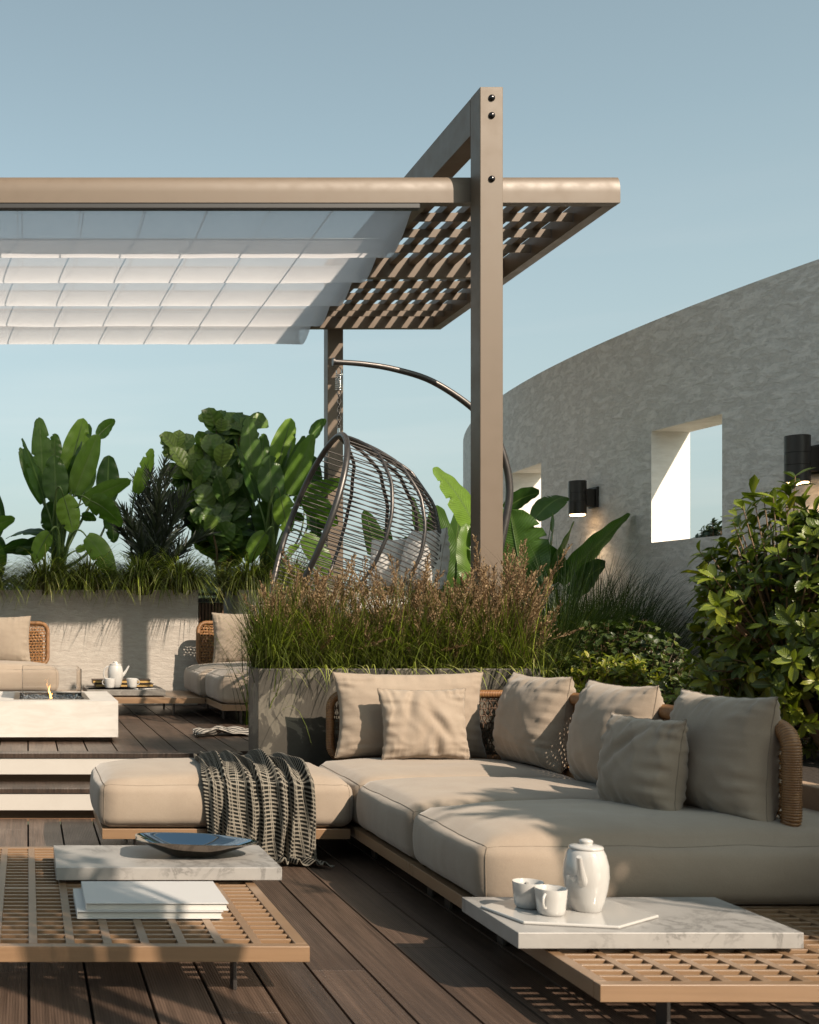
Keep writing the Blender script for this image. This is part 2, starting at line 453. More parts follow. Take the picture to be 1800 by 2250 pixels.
def leafmat(name, stops, tr=.3, rough=.42, veins=None, dark=None, tint=(1.0,1.15,.45)):
    a = Mat(name, rough=rough, spec=.5)
    c = a.ramp(a.attr('rnd'), stops)
    u = a.sep(a.co('UV'))
    du = a.math('ABSOLUTE', a.math('SUBTRACT', u[0], .5))
    if veins:
        mid = a.ramp(du, [(.0, 1.0), (veins[1], 1.0), (veins[1]*2.2, 0.0)])
        c = a.mix(a.math('MULTIPLY', mid, .75), c, veins[0])
        rib = a.math('SINE', a.math('MULTIPLY', a.math('SUBTRACT', u[1], a.math('MULTIPLY', du, .35)), veins[2]))
        c = a.mix(a.math('MULTIPLY', a.math('MULTIPLY_ADD', rib, .5, .5), .22), c, tuple(q*.45 for q in stops[0][1]))
        a.bump(rib, .25, .004)
    n = a.noise(a.co('Object'), 14, 3)
    c = a.mix(.35, c, a.ramp(n, [(.3,.5),(.7,1.0)]), 'MULTIPLY')
    a.color(c)
    a.translucent(tr, tint); return a.m
M['strel'] = leafmat('paddle_leaf', [(0,(.035,.085,.018)),(.45,(.10,.20,.03)),(1,(.25,.40,.055))], .45, .32, ((.16,.25,.07), .022, 190))
M['fig'] = leafmat('fig_leaf', [(0,(.035,.08,.018)),(.5,(.09,.17,.03)),(1,(.24,.34,.08))], .38, .38, ((.14,.2,.07), .03, 40))
M['palm'] = leafmat('palm_leaf', [(0,(.008,.015,.007)),(1,(.035,.055,.018))], .2, .45)
M['stem'] = leafmat('green_stem', [(0,(.04,.08,.02)),(1,(.10,.16,.04))], .05, .5)
M['bark'] = teak('thin_bark', (.16,.10,.055), (.28,.18,.10), .8)
M['grass'] = leafmat('grass_blade', [(0,(.05,.045,.015)),(.35,(.07,.09,.016)),(.65,(.155,.20,.025)),(.88,(.32,.38,.05)),(1,(.52,.50,.22))], .4, .45)
M['grass_dark'] = leafmat('dark_grass_blade', [(0,(.014,.03,.006)),(.6,(.03,.06,.01)),(1,(.07,.11,.02))], .3, .5)
M['plume'] = leafmat('seed_plume', [(0,(.13,.08,.04)),(.5,(.27,.175,.088)),(1,(.43,.31,.17))], .3, .8, tint=(1,.85,.7))
M['laurel'] = leafmat('glossy_leaf', [(0,(.03,.05,.008)),(.4,(.10,.14,.016)),(.75,(.25,.30,.028)),(1,(.42,.38,.04))], .3, .32, ((.16,.2,.05), .04, 60))
M['round'] = leafmat('round_leaf', [(0,(.02,.038,.008)),(.6,(.045,.075,.012)),(1,(.14,.17,.025))], .25, .45)
M['far'] = leafmat('far_leaf', [(0,(.03,.055,.03)),(1,(.07,.10,.05))], .2, .6)
# plaid throw: u, v in metres
def plaid(name, light, dark, stripes=False):
    a = Mat(name, rough=.92, spec=.15)
    u = a.sep(a.co('UV'))
    def per(x, p): return a.math('FRACT', a.math('DIVIDE', x, p))
    if stripes:
        s_ = a.ramp(per(u[0], .022), [(0, 0.0), (.42, 0.0), (.5, 1.0), (.92, 1.0), (1, 0.0)])
        c = a.mix(s_, light, dark)
    else:
        row = a.ramp(per(u[1], .019), [(0, 1.0), (.56, 1.0), (.62, 0.0), (.95, 0.0), (1, 1.0)])
        blk = a.ramp(per(u[0], .030), [(0, 1.0), (.66, 1.0), (.70, 0.0), (.76, 0.0), (.79, 1.0), (.84, 1.0), (.88, 0.0), (.95, 0.0), (1, 1.0)])
        fine = a.ramp(per(u[0], .0075), [(0, .35), (.4, .35), (.5, 0.0), (.9, 0.0), (1, .35)])
        finer = a.ramp(per(u[1], .0065), [(0, .35), (.4, .35), (.5, 0.0), (1, .2)])
        k = a.mix(row, a.mix(.5, fine, finer), a.mix(blk, 0.12 and (.12,.12,.12), (1,1,1)))
        c = a.mix(k, light, dark)
    a.color(c)
    th = a.math('MULTIPLY', a.math('SINE', a.math('MULTIPLY', u[0], 1800)), a.math('SINE', a.math('MULTIPLY', u[1], 1800)))
    a.bump(th, .2, .001); return a.m
M['plaid'] = plaid('plaid_wool', (.30,.27,.22), (.012,.012,.010))
M['stripe'] = plaid('striped_wool', (.38,.35,.31), (.05,.048,.046), True)
# ------------------------------------------------------------------ setting: ground, decks, steps
UP = .33                                    # upper deck height
PX0, PW = .0045, .1777                      # board grid
rng = random.Random(7)
b = MB(); b.box(-400, 400, -300, 900, -7.2, -7.0)
struct(b.build('ground', M['ground'], loc=(0,0,-7)))
def deck(name, x0, x1, y0, y1, z, joints):
    b = MB(); g = .0045
    k = math.floor((x0-PX0)/PW)
    while PX0+k*PW < x1:
        a0, a1 = max(x0, PX0+k*PW+g), min(x1, PX0+(k+1)*PW-g)
        ys = [y0]; y = y0 + joints*(.35 if k % 2 else 1.0) + rng.uniform(-.1,.1)*joints
        while y < y1-.3: ys.append(y); y += joints*rng.uniform(.85, 1.15)
        ys.append(y1)
        for i in range(len(ys)-1):
            b.box(a0, a1, ys[i]+(.0012 if i else 0), ys[i+1]-.0012, z-.026, z, r=rng.random())
        k += 1
    b.box(x0, x1, y0, y1, z-.09, z-.032, m=1)
    return struct(b.build(name, [M['deck'], M['joist']], loc=(0,0,z), bevel=.003))
deck('deck', -3.2, 5.2, -4.0, 6.60, 0.0, 2.3)
deck('upper_deck', -3.2, 5.2, 7.04, 14.0, UP, 2.2)
b = MB()
X0s, X1s = -3.2, 1.262
b.box(X0s, X1s, 6.92, 7.037, UP-.028, UP)                     # cross board at the edge
b.box(X0s, X1s, 6.625, 6.915, .138, .165)                     # wooden tread
b.box(X0s, X1s, 7.0, 7.03, .10, .30, m=1); b.box(X0s, X1s, 6.69, 6.72, -.03, .137, m=1)
st = b.build('steps', [M['deck'], M['teak_dark']], loc=(0, 6.6, 0), bevel=.002); struct(st)
b = MB(); b.box(X0s, X1s, 6.928, 6.998, .205, .300); b.build('riser_panel', M['riser'], st, bevel=.002)
b = MB(); b.box(X0s, X1s, 6.632, 6.688, .042, .136); b.build('riser_panel', M['riser'], st, bevel=.002)

# ------------------------------------------------------------------ the big curved wall with its openings
H = 2.2; CR = 6.05*H; CX = 2.055*H + CR; CY = 4.5*H; TH = .30; ZT = EYE + H
def wall_pt(th, r): return (CX - r*math.cos(th), CY + r*math.sin(th))
def th_at(px):      # angle on the near face seen at pixel column px
    best = None
    for i in range(-2400, 2400):
        t = i/4000
        x, y = wall_pt(t, CR)
        if y < 1: continue
        q = 60 + x*F/y
        if best is None or abs(q-px) < best[0]:
            if t < .66: best = (abs(q-px), t)
    return best[1]
def wz(px, py):
    x, y = wall_pt(th_at(px), CR); return EYE - (py-1366)*y/F
openings = []
for (xa, xb, yt, yb, lab) in ((1431.3, 1586.7, 948, 1192.4, ''), (1125.2, 1189.2, 1040.2, 1193, '')):
    ta, tb = th_at(xb), th_at(xa)
    openings.append((ta, tb, wz(xa, yb), wz(xa, yt)))
ths = sorted(set([-.75 + i*.025 for i in range(0, 62)] + [o[0] for o in openings] + [o[1] for o in openings]))
b = MB()
def wq(t0, t1, z0, z1):
    for (r, fl) in ((CR, False), (CR-TH, True)):
        p, q = wall_pt(t0, r), wall_pt(t1, r); k = len(b.v)
        b.v += [(p[0],p[1],z0),(q[0],q[1],z0),(q[0],q[1],z1),(p[0],p[1],z1)]
        b.face([k+3,k+2,k+1,k] if not fl else [k,k+1,k+2,k+3])
def wtop(t0, t1, z, up=True):
    p, q, p2, q2 = wall_pt(t0,CR), wall_pt(t1,CR), wall_pt(t0,CR-TH), wall_pt(t1,CR-TH); k = len(b.v)
    b.v += [(p[0],p[1],z),(q[0],q[1],z),(q2[0],q2[1],z),(p2[0],p2[1],z)]
    b.face([k,k+1,k+2,k+3] if up else [k+3,k+2,k+1,k])
def wend(t, z0, z1, fl):
    p, p2 = wall_pt(t,CR), wall_pt(t,CR-TH); k = len(b.v)
    b.v += [(p[0],p[1],z0),(p2[0],p2[1],z0),(p2[0],p2[1],z1),(p[0],p[1],z1)]
    b.face([k,k+1,k+2,k+3] if fl else [k+3,k+2,k+1,k])
for i in range(len(ths)-1):
    t0, t1 = ths[i], ths[i+1]; tm = (t0+t1)/2
    o = [q for q in openings if q[0] < tm < q[1]]
    if o:
        wq(t0, t1, -.3, o[0][2]); wq(t0, t1, o[0][3], ZT)
    else: wq(t0, t1, -.3, ZT)
    wtop(t0, t1, ZT)
wend(ths[0], -.3, ZT, False); wend(ths[-1], -.3, ZT, True)
wall = b.build('curved_wall', M['stucco'], loc=(2.055*H, CY, 0))
bmx = bmesh.new(); bmx.from_mesh(wall.data); bmesh.ops.remove_doubles(bmx, verts=bmx.verts, dist=1e-4)
bmesh.ops.recalc_face_normals(bmx, faces=bmx.faces); bmx.to_mesh(wall.data); bmx.free()
wall.data.polygons.foreach_set('use_smooth', [True]*len(wall.data.polygons)); wall.data.set_sharp_from_angle(angle=R(30))
wob = b
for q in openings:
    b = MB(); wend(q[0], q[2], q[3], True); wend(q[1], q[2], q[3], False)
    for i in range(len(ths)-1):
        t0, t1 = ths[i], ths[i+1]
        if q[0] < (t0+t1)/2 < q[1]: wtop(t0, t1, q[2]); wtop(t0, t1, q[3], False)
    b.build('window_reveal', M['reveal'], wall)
tag(wall, 'tall curved grey stucco wall with two square openings on the right', 'wall')

def lamp(px, py_top, py_bot, wpx, label):
    th = th_at(px + wpx*.97)
    fx, fy = wall_pt(th, CR)
    nrm = Vector((-math.cos(th), math.sin(th), 0)); tan = Vector((math.sin(th), math.cos(th), 0))
    Y = fy; s = F/Y; rad = wpx/s/2; hh = (py_bot-py_top)/s
    off = rad + .075
    zc = EYE - ((py_top+py_bot)/2-1366)/s
    c = Vector((fx, fy, zc)) + nrm*off
    t = thing('wall_lamp', (fx, fy, zc), label, 'wall lamp', 'black cylinder lamps on the curved wall')
    b = MB(); z0 = -hh/2
    g = .0025
    prof = [(rad*.80, z0+.012), (rad*.84, z0), (rad, z0), (rad, z0+hh*.36), (rad-g, z0+hh*.365), (rad-g, z0+hh*.372), (rad, z0+hh*.377),
            (rad, z0+hh*.62), (rad-g, z0+hh*.625), (rad-g, z0+hh*.632), (rad, z0+hh*.637), (rad, z0+hh-.003), (rad-.003, z0+hh), (.001, z0+hh)]
    b.lathe(prof, c, 40); b.build('lamp_body', M['lampb'], t, smooth=30)
    b = MB(); b.lathe([(rad*.86, z0-.001), (rad*.84, z0-.010), (rad*.78, z0-.013), (.001, z0-.013)], c, 32); b.build('lamp_lens', M['glow'], t)
    ld = bpy.data.lights.new('lamp_light', 'SPOT'); lo = bpy.data.objects.new('lamp_light', ld); COL.objects.link(lo)
    ld.energy = 5; ld.color = (1,.72,.42); ld.spot_size = R(120); ld.spot_blend = .8; ld.shadow_soft_size = .04
    lo.parent = t; lo.location = tuple(c + Vector((0,0,z0-.03)) - Vector(t['org']))
    # mount: arm block and back plate
    def blk(d0, d1, wd, h0, h1, nm):
        b = MB(); k = len(b.v); P = Vector((fx, fy, zc))
        for z in (h0, h1):
            for (d, e) in ((d0,-wd),(d1,-wd),(d1,wd),(d0,wd)):
                b.v.append(tuple(P + nrm*d + tan*e + Vector((0,0,z))))
        for q in ((0,3,2,1),(4,5,6,7),(0,1,5,4),(1,2,6,5),(2,3,7,6),(3,0,4,7)): b.face(list(q))
        return b.build(nm, M['lampb'], t, bevel=.002)
    blk(.022, off-rad*.6, rad*.62, -hh*.27, hh*.25, 'arm')
    blk(.001, .022, rad*.95, -hh*.31, hh*.31, 'wall_plate')
lamp(1272, 1057, 1130, 37, 'black cylinder wall lamp between the two wall openings, glowing downward')
lamp(1748, 959, 1061, 50, 'larger nearer black cylinder wall lamp at right edge above the glossy shrub')

# ------------------------------------------------------------------ planters and low walls
def tray_box(name, x0, x1, y0, y1, z0, z1, mat, label, cat, t=.035, soil=.05, bev=.006):
    b = MB()
    b.box(x0, x1, y0, y0+t, z0, z1); b.box(x0, x1, y1-t, y1, z0, z1)
    b.box(x0, x0+t, y0+t+.0005, y1-t-.0005, z0, z1); b.box(x1-t, x1, y0+t+.0005, y1-t-.0005, z0, z1)
    o = b.build(name, mat, loc=((x0+x1)/2, y0, z0), bevel=bev); tag(o, label, cat)
    b = MB(); b.box(x0+t+.001, x1-t-.001, y0+t+.001, y1-t-.001, z0+.01, z1-soil); b.build('soil', M['soil'], o)
    return o
PT = 1.394
# unseen house front added behind and left of the camera to block sky fill
hs_ = thing('sky_fill_blocker', (-3.5, -4.0, 0), 'timber clad house front added behind the camera to block sky light', 'light blocker')
b = MB(); b.box(-12, 3.2, -4.6, -4.0, -.1, 4.3); b.build('wall', M['teak_dark'], hs_)
b = MB(); b.box(-12.2, 3.4, -4.9, -3.6, 4.302, 4.5); b.build('roof', M['rail'], hs_)
for xx in (-7.5, -4.0, -.5):
    b = MB(); b.box(xx, xx+2.2, -3.998, -3.95, .05, 2.5); o = b.build('window_frame', M['rail'], hs_)
    b = MB(); b.box(xx+.06, xx+2.14, -3.949, -3.94, .11, 2.44); b.build('pane', M['steel'], o)
tray_box('stucco_planter', -3.2, 1.576, 10.9, 11.75, UP, PT, M['pale'], 'long pale stucco planter behind the fire table, full of paddle-leaf plants', 'planter', .09)
tray_box('stucco_planter', 1.95, 4.2, 10.9, 11.75, UP, PT, M['pale'], 'short pale stucco planter behind the hanging egg chair', 'planter', .09)
tray_box('concrete_planter', 1.258, 2.80, 6.45, 6.73, 0, .844, M['concrete'], 'blotchy grey concrete planter behind the corner sofa holding plumed grass', 'planter', .03, .03, .004)
tray_box('bed_planter', 2.86, 5.0, 2.6, 9.6, 0, .50, M['tan'], 'low tan rendered planting bed between the sofa and the curved wall', 'planter', .07, .03)

# wooden slat fence seen in the gap between the stucco planters
t = thing('slat_fence', (1.9, 12.3, UP), 'brown vertical slat fence with dark cap in the gap between stucco planters', 'fence')
b = MB()
for i in range(60): b.box(.9+i*.034, .9+i*.034+.022, 12.3, 12.33, UP, 1.30)
b.build('slat_panel', M['teak_dark'], t)
b = MB(); b.box(.88, 2.96, 12.335, 12.36, UP, 1.30); b.build('backing_board', M['joist'], t)
b = MB(); b.box(.88, 2.96, 12.28, 12.38, 1.303, 1.345); b.box(.88, 2.96, 12.27, 12.38, 1.37, 1.40); b.build('cap_rail', M['rail'], t)

# ------------------------------------------------------------------ pergola
PZ0, PZ1 = 3.903, 4.089; PYF, PYB = 7.912, 11.355; PXR = 3.967; PXL = -3.0
pg = thing('pergola', (.5, 9.6, UP), 'bronze metal pergola with louvred end over the upper deck', 'pergola')
b = MB(); b.box(2.963, 3.113, 7.74, 7.91, UP, 4.60); b.build('post', M['paint'], pg, bevel=.004)
b = MB(); b.box(2.90, 3.05, 11.42, 11.57, UP, 4.60); b.build('post', M['paint'], pg, bevel=.004)
b = MB(); b.box(-2.2, -2.05, 7.74, 7.91, UP, 4.60); b.build('post', M['paint'], pg, bevel=.004)
b = MB(); b.box(-2.2, -2.05, 11.42, 11.57, UP, 4.60); b.build('post', M['paint'], pg, bevel=.004)
b = MB()
k = 0
for (xa, xb) in ((2.963, 3.113), (-2.2, -2.05)):
    b = MB()
    b.box(xa, xb, 7.914, 11.417, 4.35, 4.598)
    b.build('top_arm', M['paint'], pg, bevel=.003)
# front beam: flat back, rounded top and bulging face
def beam_prof():
    pts = []
    hh = PZ1-PZ0
    for i in range(15):
        a_ = i/14*PI*.5
        pts.append((PYF + .055 - .055*math.sin(a_)**.9, PZ1 - hh*.62*(1-math.cos(a_))))
    pts.append((PYF, PZ0)); pts.append((PYF+.075, PZ0)); pts.append((PYF+.075, PZ1)); return pts
pr = beam_prof()
for (xa, xb) in ((PXL, PXR),):
    b = MB(); n = len(pr)
    b.v += [(xa, y, z) for y, z in pr] + [(xb, y, z) for y, z in pr]
    b.face(list(range(n))); b.face([n+i for i in range(n)][::-1])
    for i in range(n): j = (i+1) % n; b.face([i, n+i, n+j, j])
    b.build('front_beam', M['paint'], pg, smooth=25)
b = MB(); b.box(PXL, PXR, PYB-.06, PYB, PZ0, PZ1); b.build('rear_beam', M['paint'], pg, bevel=.003)
b = MB(); b.box(PXR-.085, PXR, PYF+.077, PYB-.062, PZ0, PZ1-.02); b.build('side_beam', M['paint'], pg, bevel=.003)
b = MB(); b.box(PXL, PXL+.085, PYF+.077, PYB-.062, PZ0, PZ1-.02); b.build('side_beam', M['paint'], pg, bevel=.003)
b = MB(); b.box(2.665, 2.735, PYF+.077, PYB-.062, PZ0+.04, PZ1-.02); b.build('side_beam', M['paint'], pg, bevel=.003)
b = MB(); b.box(2.737, PXR-.087, 9.64, 9.70, PZ0+.002, PZ1-.022); b.build('cross_beam', M['paint'], pg, bevel=.003)
for y in (8.05, 8.41, 8.76, 9.12, 10.10, 10.46, 10.82, 11.02):
    b = MB(); b.box(2.737, PXR-.087, y, y+.010, 3.945, 4.008); b.build('slat', M['paint'], pg, bevel=.002)
x = 2.79
while x < PXR-.16:
    b = MB(); b.box(x, x+.066, PYF+.08, PYB-.065, 4.010, 4.066); b.build('slat', M['paint'], pg, bevel=.002)
    x += .158
b = MB(); b.box(2.737-5.5, 2.63, PYF-.002, PYF+.05, PZ0-.042, PZ0-.004); b.build('roller_rail', M['rail'], pg, bevel=.008)
for py in (215, 253.5, 393):
    p = at(1080.6, py, 7.74); b = MB()
    b.grid(lambda u, v: Vector(p) + Vector((math.cos(2*PI*u)*.0225*math.cos(v*PI/2), -.017*math.sin(v*PI/2), math.sin(2*PI*u)*.0225*math.cos(v*PI/2))), 20, 6, closeu=True)
    b.build('bolt', M['bolt'], pg, smooth=60)

# white roman shade canopy slung under the pergola
cn = thing('shade_canopy', (0, 9.6, 3.9), 'white translucent scalloped fabric sunshade slung under the pergola', 'sunshade')
rods = [7.99 + .676*i for i in range(6)]
b = MB(); NX = 46
def shade(u, v):
    X = PXL+.1 + (2.60-(PXL+.1))*u
    k = v*5; i = min(int(k), 4); t = k-i
    yy = rods[i] + (rods[i+1]-rods[i])*(t + .16*math.sin(PI*t)*t)
    sag = (.19 if i == 0 else .175)
    z = 3.895 - sag*math.sin(PI*min(1, t**1.25))**.85
    z += .006*MN.noise(Vector((X*2.3, i*3.1, t*2))) + (.012*(1-(u-.0))*0)
    return (X, min(yy, 11.30), z)
b.grid(shade, NX, 5*14)
b.build('fabric', M['shade'], cn, smooth=50, solid=.002)
for i, y in enumerate(rods):
    b = MB(); b.tube([(PXL+.1, min(y, 11.29), 3.902), (2.60, min(y, 11.29), 3.902)], .0075, 8); b.build('rod', M['chrome'], cn, smooth=60)
for k in range(13):
    X = -.067+.427*(k-6)
    if X > 2.5: break
    b = MB(); b.tube([(X, 8.0, 3.880), (X, 11.3, 3.88)], .0028, 6); b.build('pull_cord', M['chrome'], cn, smooth=60)
    b = MB(); b.tube([(X+.03, 8.0, 3.93), (X+.03, 11.3, 3.93)], .003, 6); b.build('support_wire', M['paint'], cn, smooth=60)

# ------------------------------------------------------------------ soft furnishing builders
def pillow(w, h, t, seed, wr=1.0, name='cushion', mat='fabric', label='', cat='cushion', group=None, loc=(0,0,0), yaw=0, lean=0, roll=0, dent=None):
    b = MB(); N = 46; off = Vector((seed*7.3, seed*3.1, 0))
    def P(u, v, s):
        U = math.sin(u*PI/2)*.6 + u*.4; V = math.sin(v*PI/2)*.6 + v*.4
        e = max(0, (1-U*U)*(1-V*V)); T = t/2*max(0,(1-abs(U)**2.8)*(1-abs(V)**2.8))**.52
        T *= 1 + .16*(-V) - .1*V*V
        x = w/2*U*(1-.085*(1-V*V)*abs(U)**3); z = h/2*V*(1-.07*(1-U*U)*abs(V)**3) + h/2
        nz = MN.noise(off+Vector((u*1.5*w/.5, v*11*h/.5, s*4)))*math.exp(-(1-abs(U))*4.2) + MN.noise(off+Vector((u*11*w/.5+9, v*1.5, s*4)))*math.exp(-(1-abs(V))*4.2)
        rid = 1-abs(MN.noise(off+Vector((u*2.2+v*1.4, v*2.0-u*.8, s*2+5))))*2.4
        T += (nz*.030*wr + .009*wr*max(0, rid-.45) )*min(1, e*5)**.6 + .012*wr*MN.noise(off+Vector((u*1.3, v*1.3, s)))*e
        if dent and s < 0:
            for (du, dv, ang, ln, dp) in dent:
                ca, sa = math.cos(ang), math.sin(ang); a1 = (u-du)*ca+(v-dv)*sa; a2 = -(u-du)*sa+(v-dv)*ca
                T -= dp*math.exp(-(a2/.07)**2)*math.exp(-(a1/ln)**2)*e**.3
                T += dp*.6*math.exp(-((abs(a2)-.15)/.09)**2)*math.exp(-(a1/ln)**2)*e**.3
        x += .004*wr*MN.noise(off+Vector((v*9, u*2, 1)))*abs(U)**4; z += .004*wr*MN.noise(off+Vector((u*9, v*2, 7)))*abs(V)**4
        return Vector((x, s*max(T, .0), z))
    for s in (-1, 1):
        b.grid(lambda u, v: P(u*2-1, v*2-1, s), N, N, flip=(s > 0))
    org = Vector(loc)
    b.v = [tuple(Vector(q)+org) for q in b.v]
    o = b.build(name, M[mat], loc=loc)
    bx = bmesh.new(); bx.from_mesh(o.data); bmesh.ops.remove_doubles(bx, verts=bx.verts, dist=1e-5); bx.to_mesh(o.data); bx.free()
    o.data.polygons.foreach_set('use_smooth', [True]*len(o.data.polygons))
    ring = [P(-1+2*i/30, -1, -1) for i in range(30)] + [P(1, -1+2*i/30, -1) for i in range(30)] + [P(1-2*i/30, 1, -1) for i in range(30)] + [P(-1, 1-2*i/30, -1) for i in range(30)]
    b2 = MB(); b2.tube([q*1.0 + org for q in ring], .0019, 6, closed=True); b2.build('piping', M['seam'], o, smooth=60)
    o.rotation_euler = (lean, roll, yaw)
    return tag(o, label, cat, group)

def box_cushion(x0, x1, y0, y1, z0, z1, parent, seed=1, crown=.05, bulge=.024, r=.05, mat='fabric', name='seat_cushion', seam=.0017):
    bx = bmesh.new(); bmesh.ops.create_cube(bx, size=2)
    bmesh.ops.subdivide_edges(bx, edges=bx.edges[:], cuts=27, use_grid_fill=True)
    a = Vector((x1-x0, y1-y0, z1-z0))/2; c = Vector(((x0+x1)/2, (y0+y1)/2, (z0+z1)/2)); off = Vector((seed*5.7, seed*2.3, seed))
    def W(q):
        p = Vector((q.x*a.x, q.y*a.y, q.z*a.z)); inn = Vector([max(-(a[i]-r), min(a[i]-r, p[i])) for i in range(3)])
        d = p-inn
        if d.length > 1e-6: p = inn + d.normalized()*r
        ux, uy, uz = q
        if uz > -.99: p.z += crown*((1-ux**4)*(1-uy**4))**.8*(uz*.5+.5)
        e = .5*bulge*MN.noise(Vector((p.x*3, p.y*3, p.z*3))+off)
        p.x += (bulge*(1-uy*uy)**.5*(1-uz*uz)+e*(1-uz*uz))*max(-1, min(1, ux/.98))*abs(ux)**4
        p.y += (bulge*(1-ux*ux)**.5*(1-uz*uz)+e*(1-uz*uz))*max(-1, min(1, uy/.98))*abs(uy)**4
        n1 = MN.noise(Vector((p.x*5, p.y*5, p.z*2))+off); 
        fx = MN.noise(Vector((p.x*26, p.y*26, p.z*3))+off)
        if uz > .9: p.z += .007*n1 + .0025*MN.noise(Vector((p.x*14, p.y*14, 0))+off)
        else:
            sd = math.exp(-(1+uz)*2.2)*.5+.5
            dd = Vector((q.x if abs(q.x) > .98 else 0, q.y if abs(q.y) > .98 else 0, 0)); p += dd*(.0035*fx*sd + .004*n1)
        return p + c
    for v in bx.verts: v.co = W(v.co.copy())
    me_v = [tuple(v.co) for v in bx.verts]; bx.verts.index_update()
    b = MB(); b.v = me_v
    for f in bx.faces: b.face([v.index for v in f.verts])
    bx.free()
    o = b.build(name, M[mat], parent, smooth=180)
    # piping round the top edge and down the corners
    k = 1-.30*r/min(a); N = 26
    def edge(q0, q1): return [W(Vector(q0)*(1-i/N)+Vector(q1)*(i/N)) for i in range(N)]
    s3 = .0025
    def out(p, q): return p + Vector((math.copysign(s3, q[0]), math.copysign(s3, q[1]), s3))*.5
    ring = edge((-1,-1,1),(1,-1,1)) + edge((1,-1,1),(1,1,1)) + edge((1,1,1),(-1,1,1)) + edge((-1,1,1),(-1,-1,1))
    b2 = MB(); b2.tube(ring, seam, 6, closed=True)
    for (sx, sy) in ((-1,-1),(1,-1),(1,1),(-1,1)):
        b2.tube(edge((sx,sy,1),(sx,sy,-1)), seam, 6)
    ring2 = edge((-1,-1,-1),(1,-1,-1)) + edge((1,-1,-1),(1,1,-1)) + edge((1,1,-1),(-1,1,-1)) + edge((-1,1,-1),(-1,-1,-1))
    b2.tube(ring2, seam, 6, closed=True)
    b2.build('piping', M['seam'], o, smooth=60)
    return o

def platform(parent, x0, x1, y0, y1, z=0.0, mat='teak', legs=None, slats=False):
    """wooden base frame on slim metal legs"""
    b = MB(); t = .035; za, zb = z+.107, z+.153
    b.box(x0, x1, y0, y0+t, za, zb); b.box(x0, x1, y1-t, y1, za, zb)
    b.box(x0, x0+t, y0+t+.0008, y1-t-.0008, za, zb); b.box(x1-t, x1, y0+t+.0008, y1-t-.0008, za, zb)
    if not slats: b.box(x0+t+.001, x1-t-.001, y0+t+.001, y1-t-.001, za+.01, zb-.008)
    b.build('base_frame', M[mat], parent, bevel=.002)
    for (lx, ly) in legs or ((x0+.13, y0+.11), (x1-.13, y0+.11), (x0+.13, y1-.11), (x1-.13, y1-.11)):
        b = MB(); b.box(lx-.006, lx+.006, ly-.028, ly+.028, z, za); b.build('leg', M['gun'], parent, bevel=.002)

def rattan_back(parent, p0, p1, z0, z1, r=.022, weave='lattice', dx=.0, group=None):
    """woven back: wrapped cane frame tube with a woven panel, from p0 to p1 in plan"""
    p0 = Vector((*p0, 0)); p1 = Vector((*p1, 0)); L = (p1-p0).length; d = (p1-p0)/L; n = Vector((-d.y, d.x, 0))
    def P(s_, z, o=0): return p0 + d*s_ + n*o + Vector((0,0,z))
    bp = thing_part = bpy.data.objects.new('backrest', None); COL.objects.link(bp); bp.parent = parent; bp['org'] = parent['org']; bp.empty_display_size = .1
    c = .075; pts = []
    H_ = z1-z0
    def corner(cx_, cz_, a0):
        return [P(cx_+c*math.cos(a0+PI/2*i/7), cz_+c*math.sin(a0+PI/2*i/7)) for i in range(8)]
    raw = corner(L-c, z0+c, -PI/2) + corner(L-c, z1-c, 0) + corner(c, z1-c, PI/2) + corner(c, z0+c, PI)
    # resample
    raw.append(raw[0]); dist = [0]
    for i in range(1, len(raw)): dist.append(dist[-1]+(raw[i]-raw[i-1]).length)
    NN = int(dist[-1]/.0042); out = []
    j = 0
    for i in range(NN):
        s_ = dist[-1]*i/NN
        while dist[j+1] < s_: j += 1
        t = (s_-dist[j])/max(1e-9, dist[j+1]-dist[j]); out.append(raw[j].lerp(raw[j+1], t))
    b = MB(); b.tube(out, lambda t: r*(1+.05*math.cos(t*(NN-1)*PI)), 10, closed=True)
    b.uv = [[(q[0], q[1]*dist[-1]/.0085) for q in u] if u else None for u in b.uv]
    b.build('frame_tube', M['wrap'], bp, smooth=80)
    b = MB(); m = 0
    st = .030; k = r*.9
    nS = int((L-2*k)/st)
    for i in range(nS+1):
        s0 = k + (L-2*k)*i/nS
        for ph in (0, PI):
            pts = []
            for j in range(33):
                z = z0 + H_*j/32; u_ = j/32*2*PI*7
                pts.append(P(s0+.010*math.sin(u_*.5+ph), z, .0035*math.cos(u_+ph)))
            b.tube(pts, .0042 if weave == 'dense' else .0034, 5, r=random.random(), caps=False)
    nz = 15 if weave == 'dense' else 9
    for j in range(1, nz):
        z = z0 + H_*j/nz
        pts = [P(k+(L-2*k)*i/60, z+.002*math.sin(i), .006*math.sin(i*PI*nS/60)) for i in range(61)]
        b.tube(pts, .0055 if weave == 'dense' else .0032, 5, caps=False)
    b.build('woven_panel', M['rattan' if weave == 'dense' else 'cord'], bp, smooth=80)
    return bp
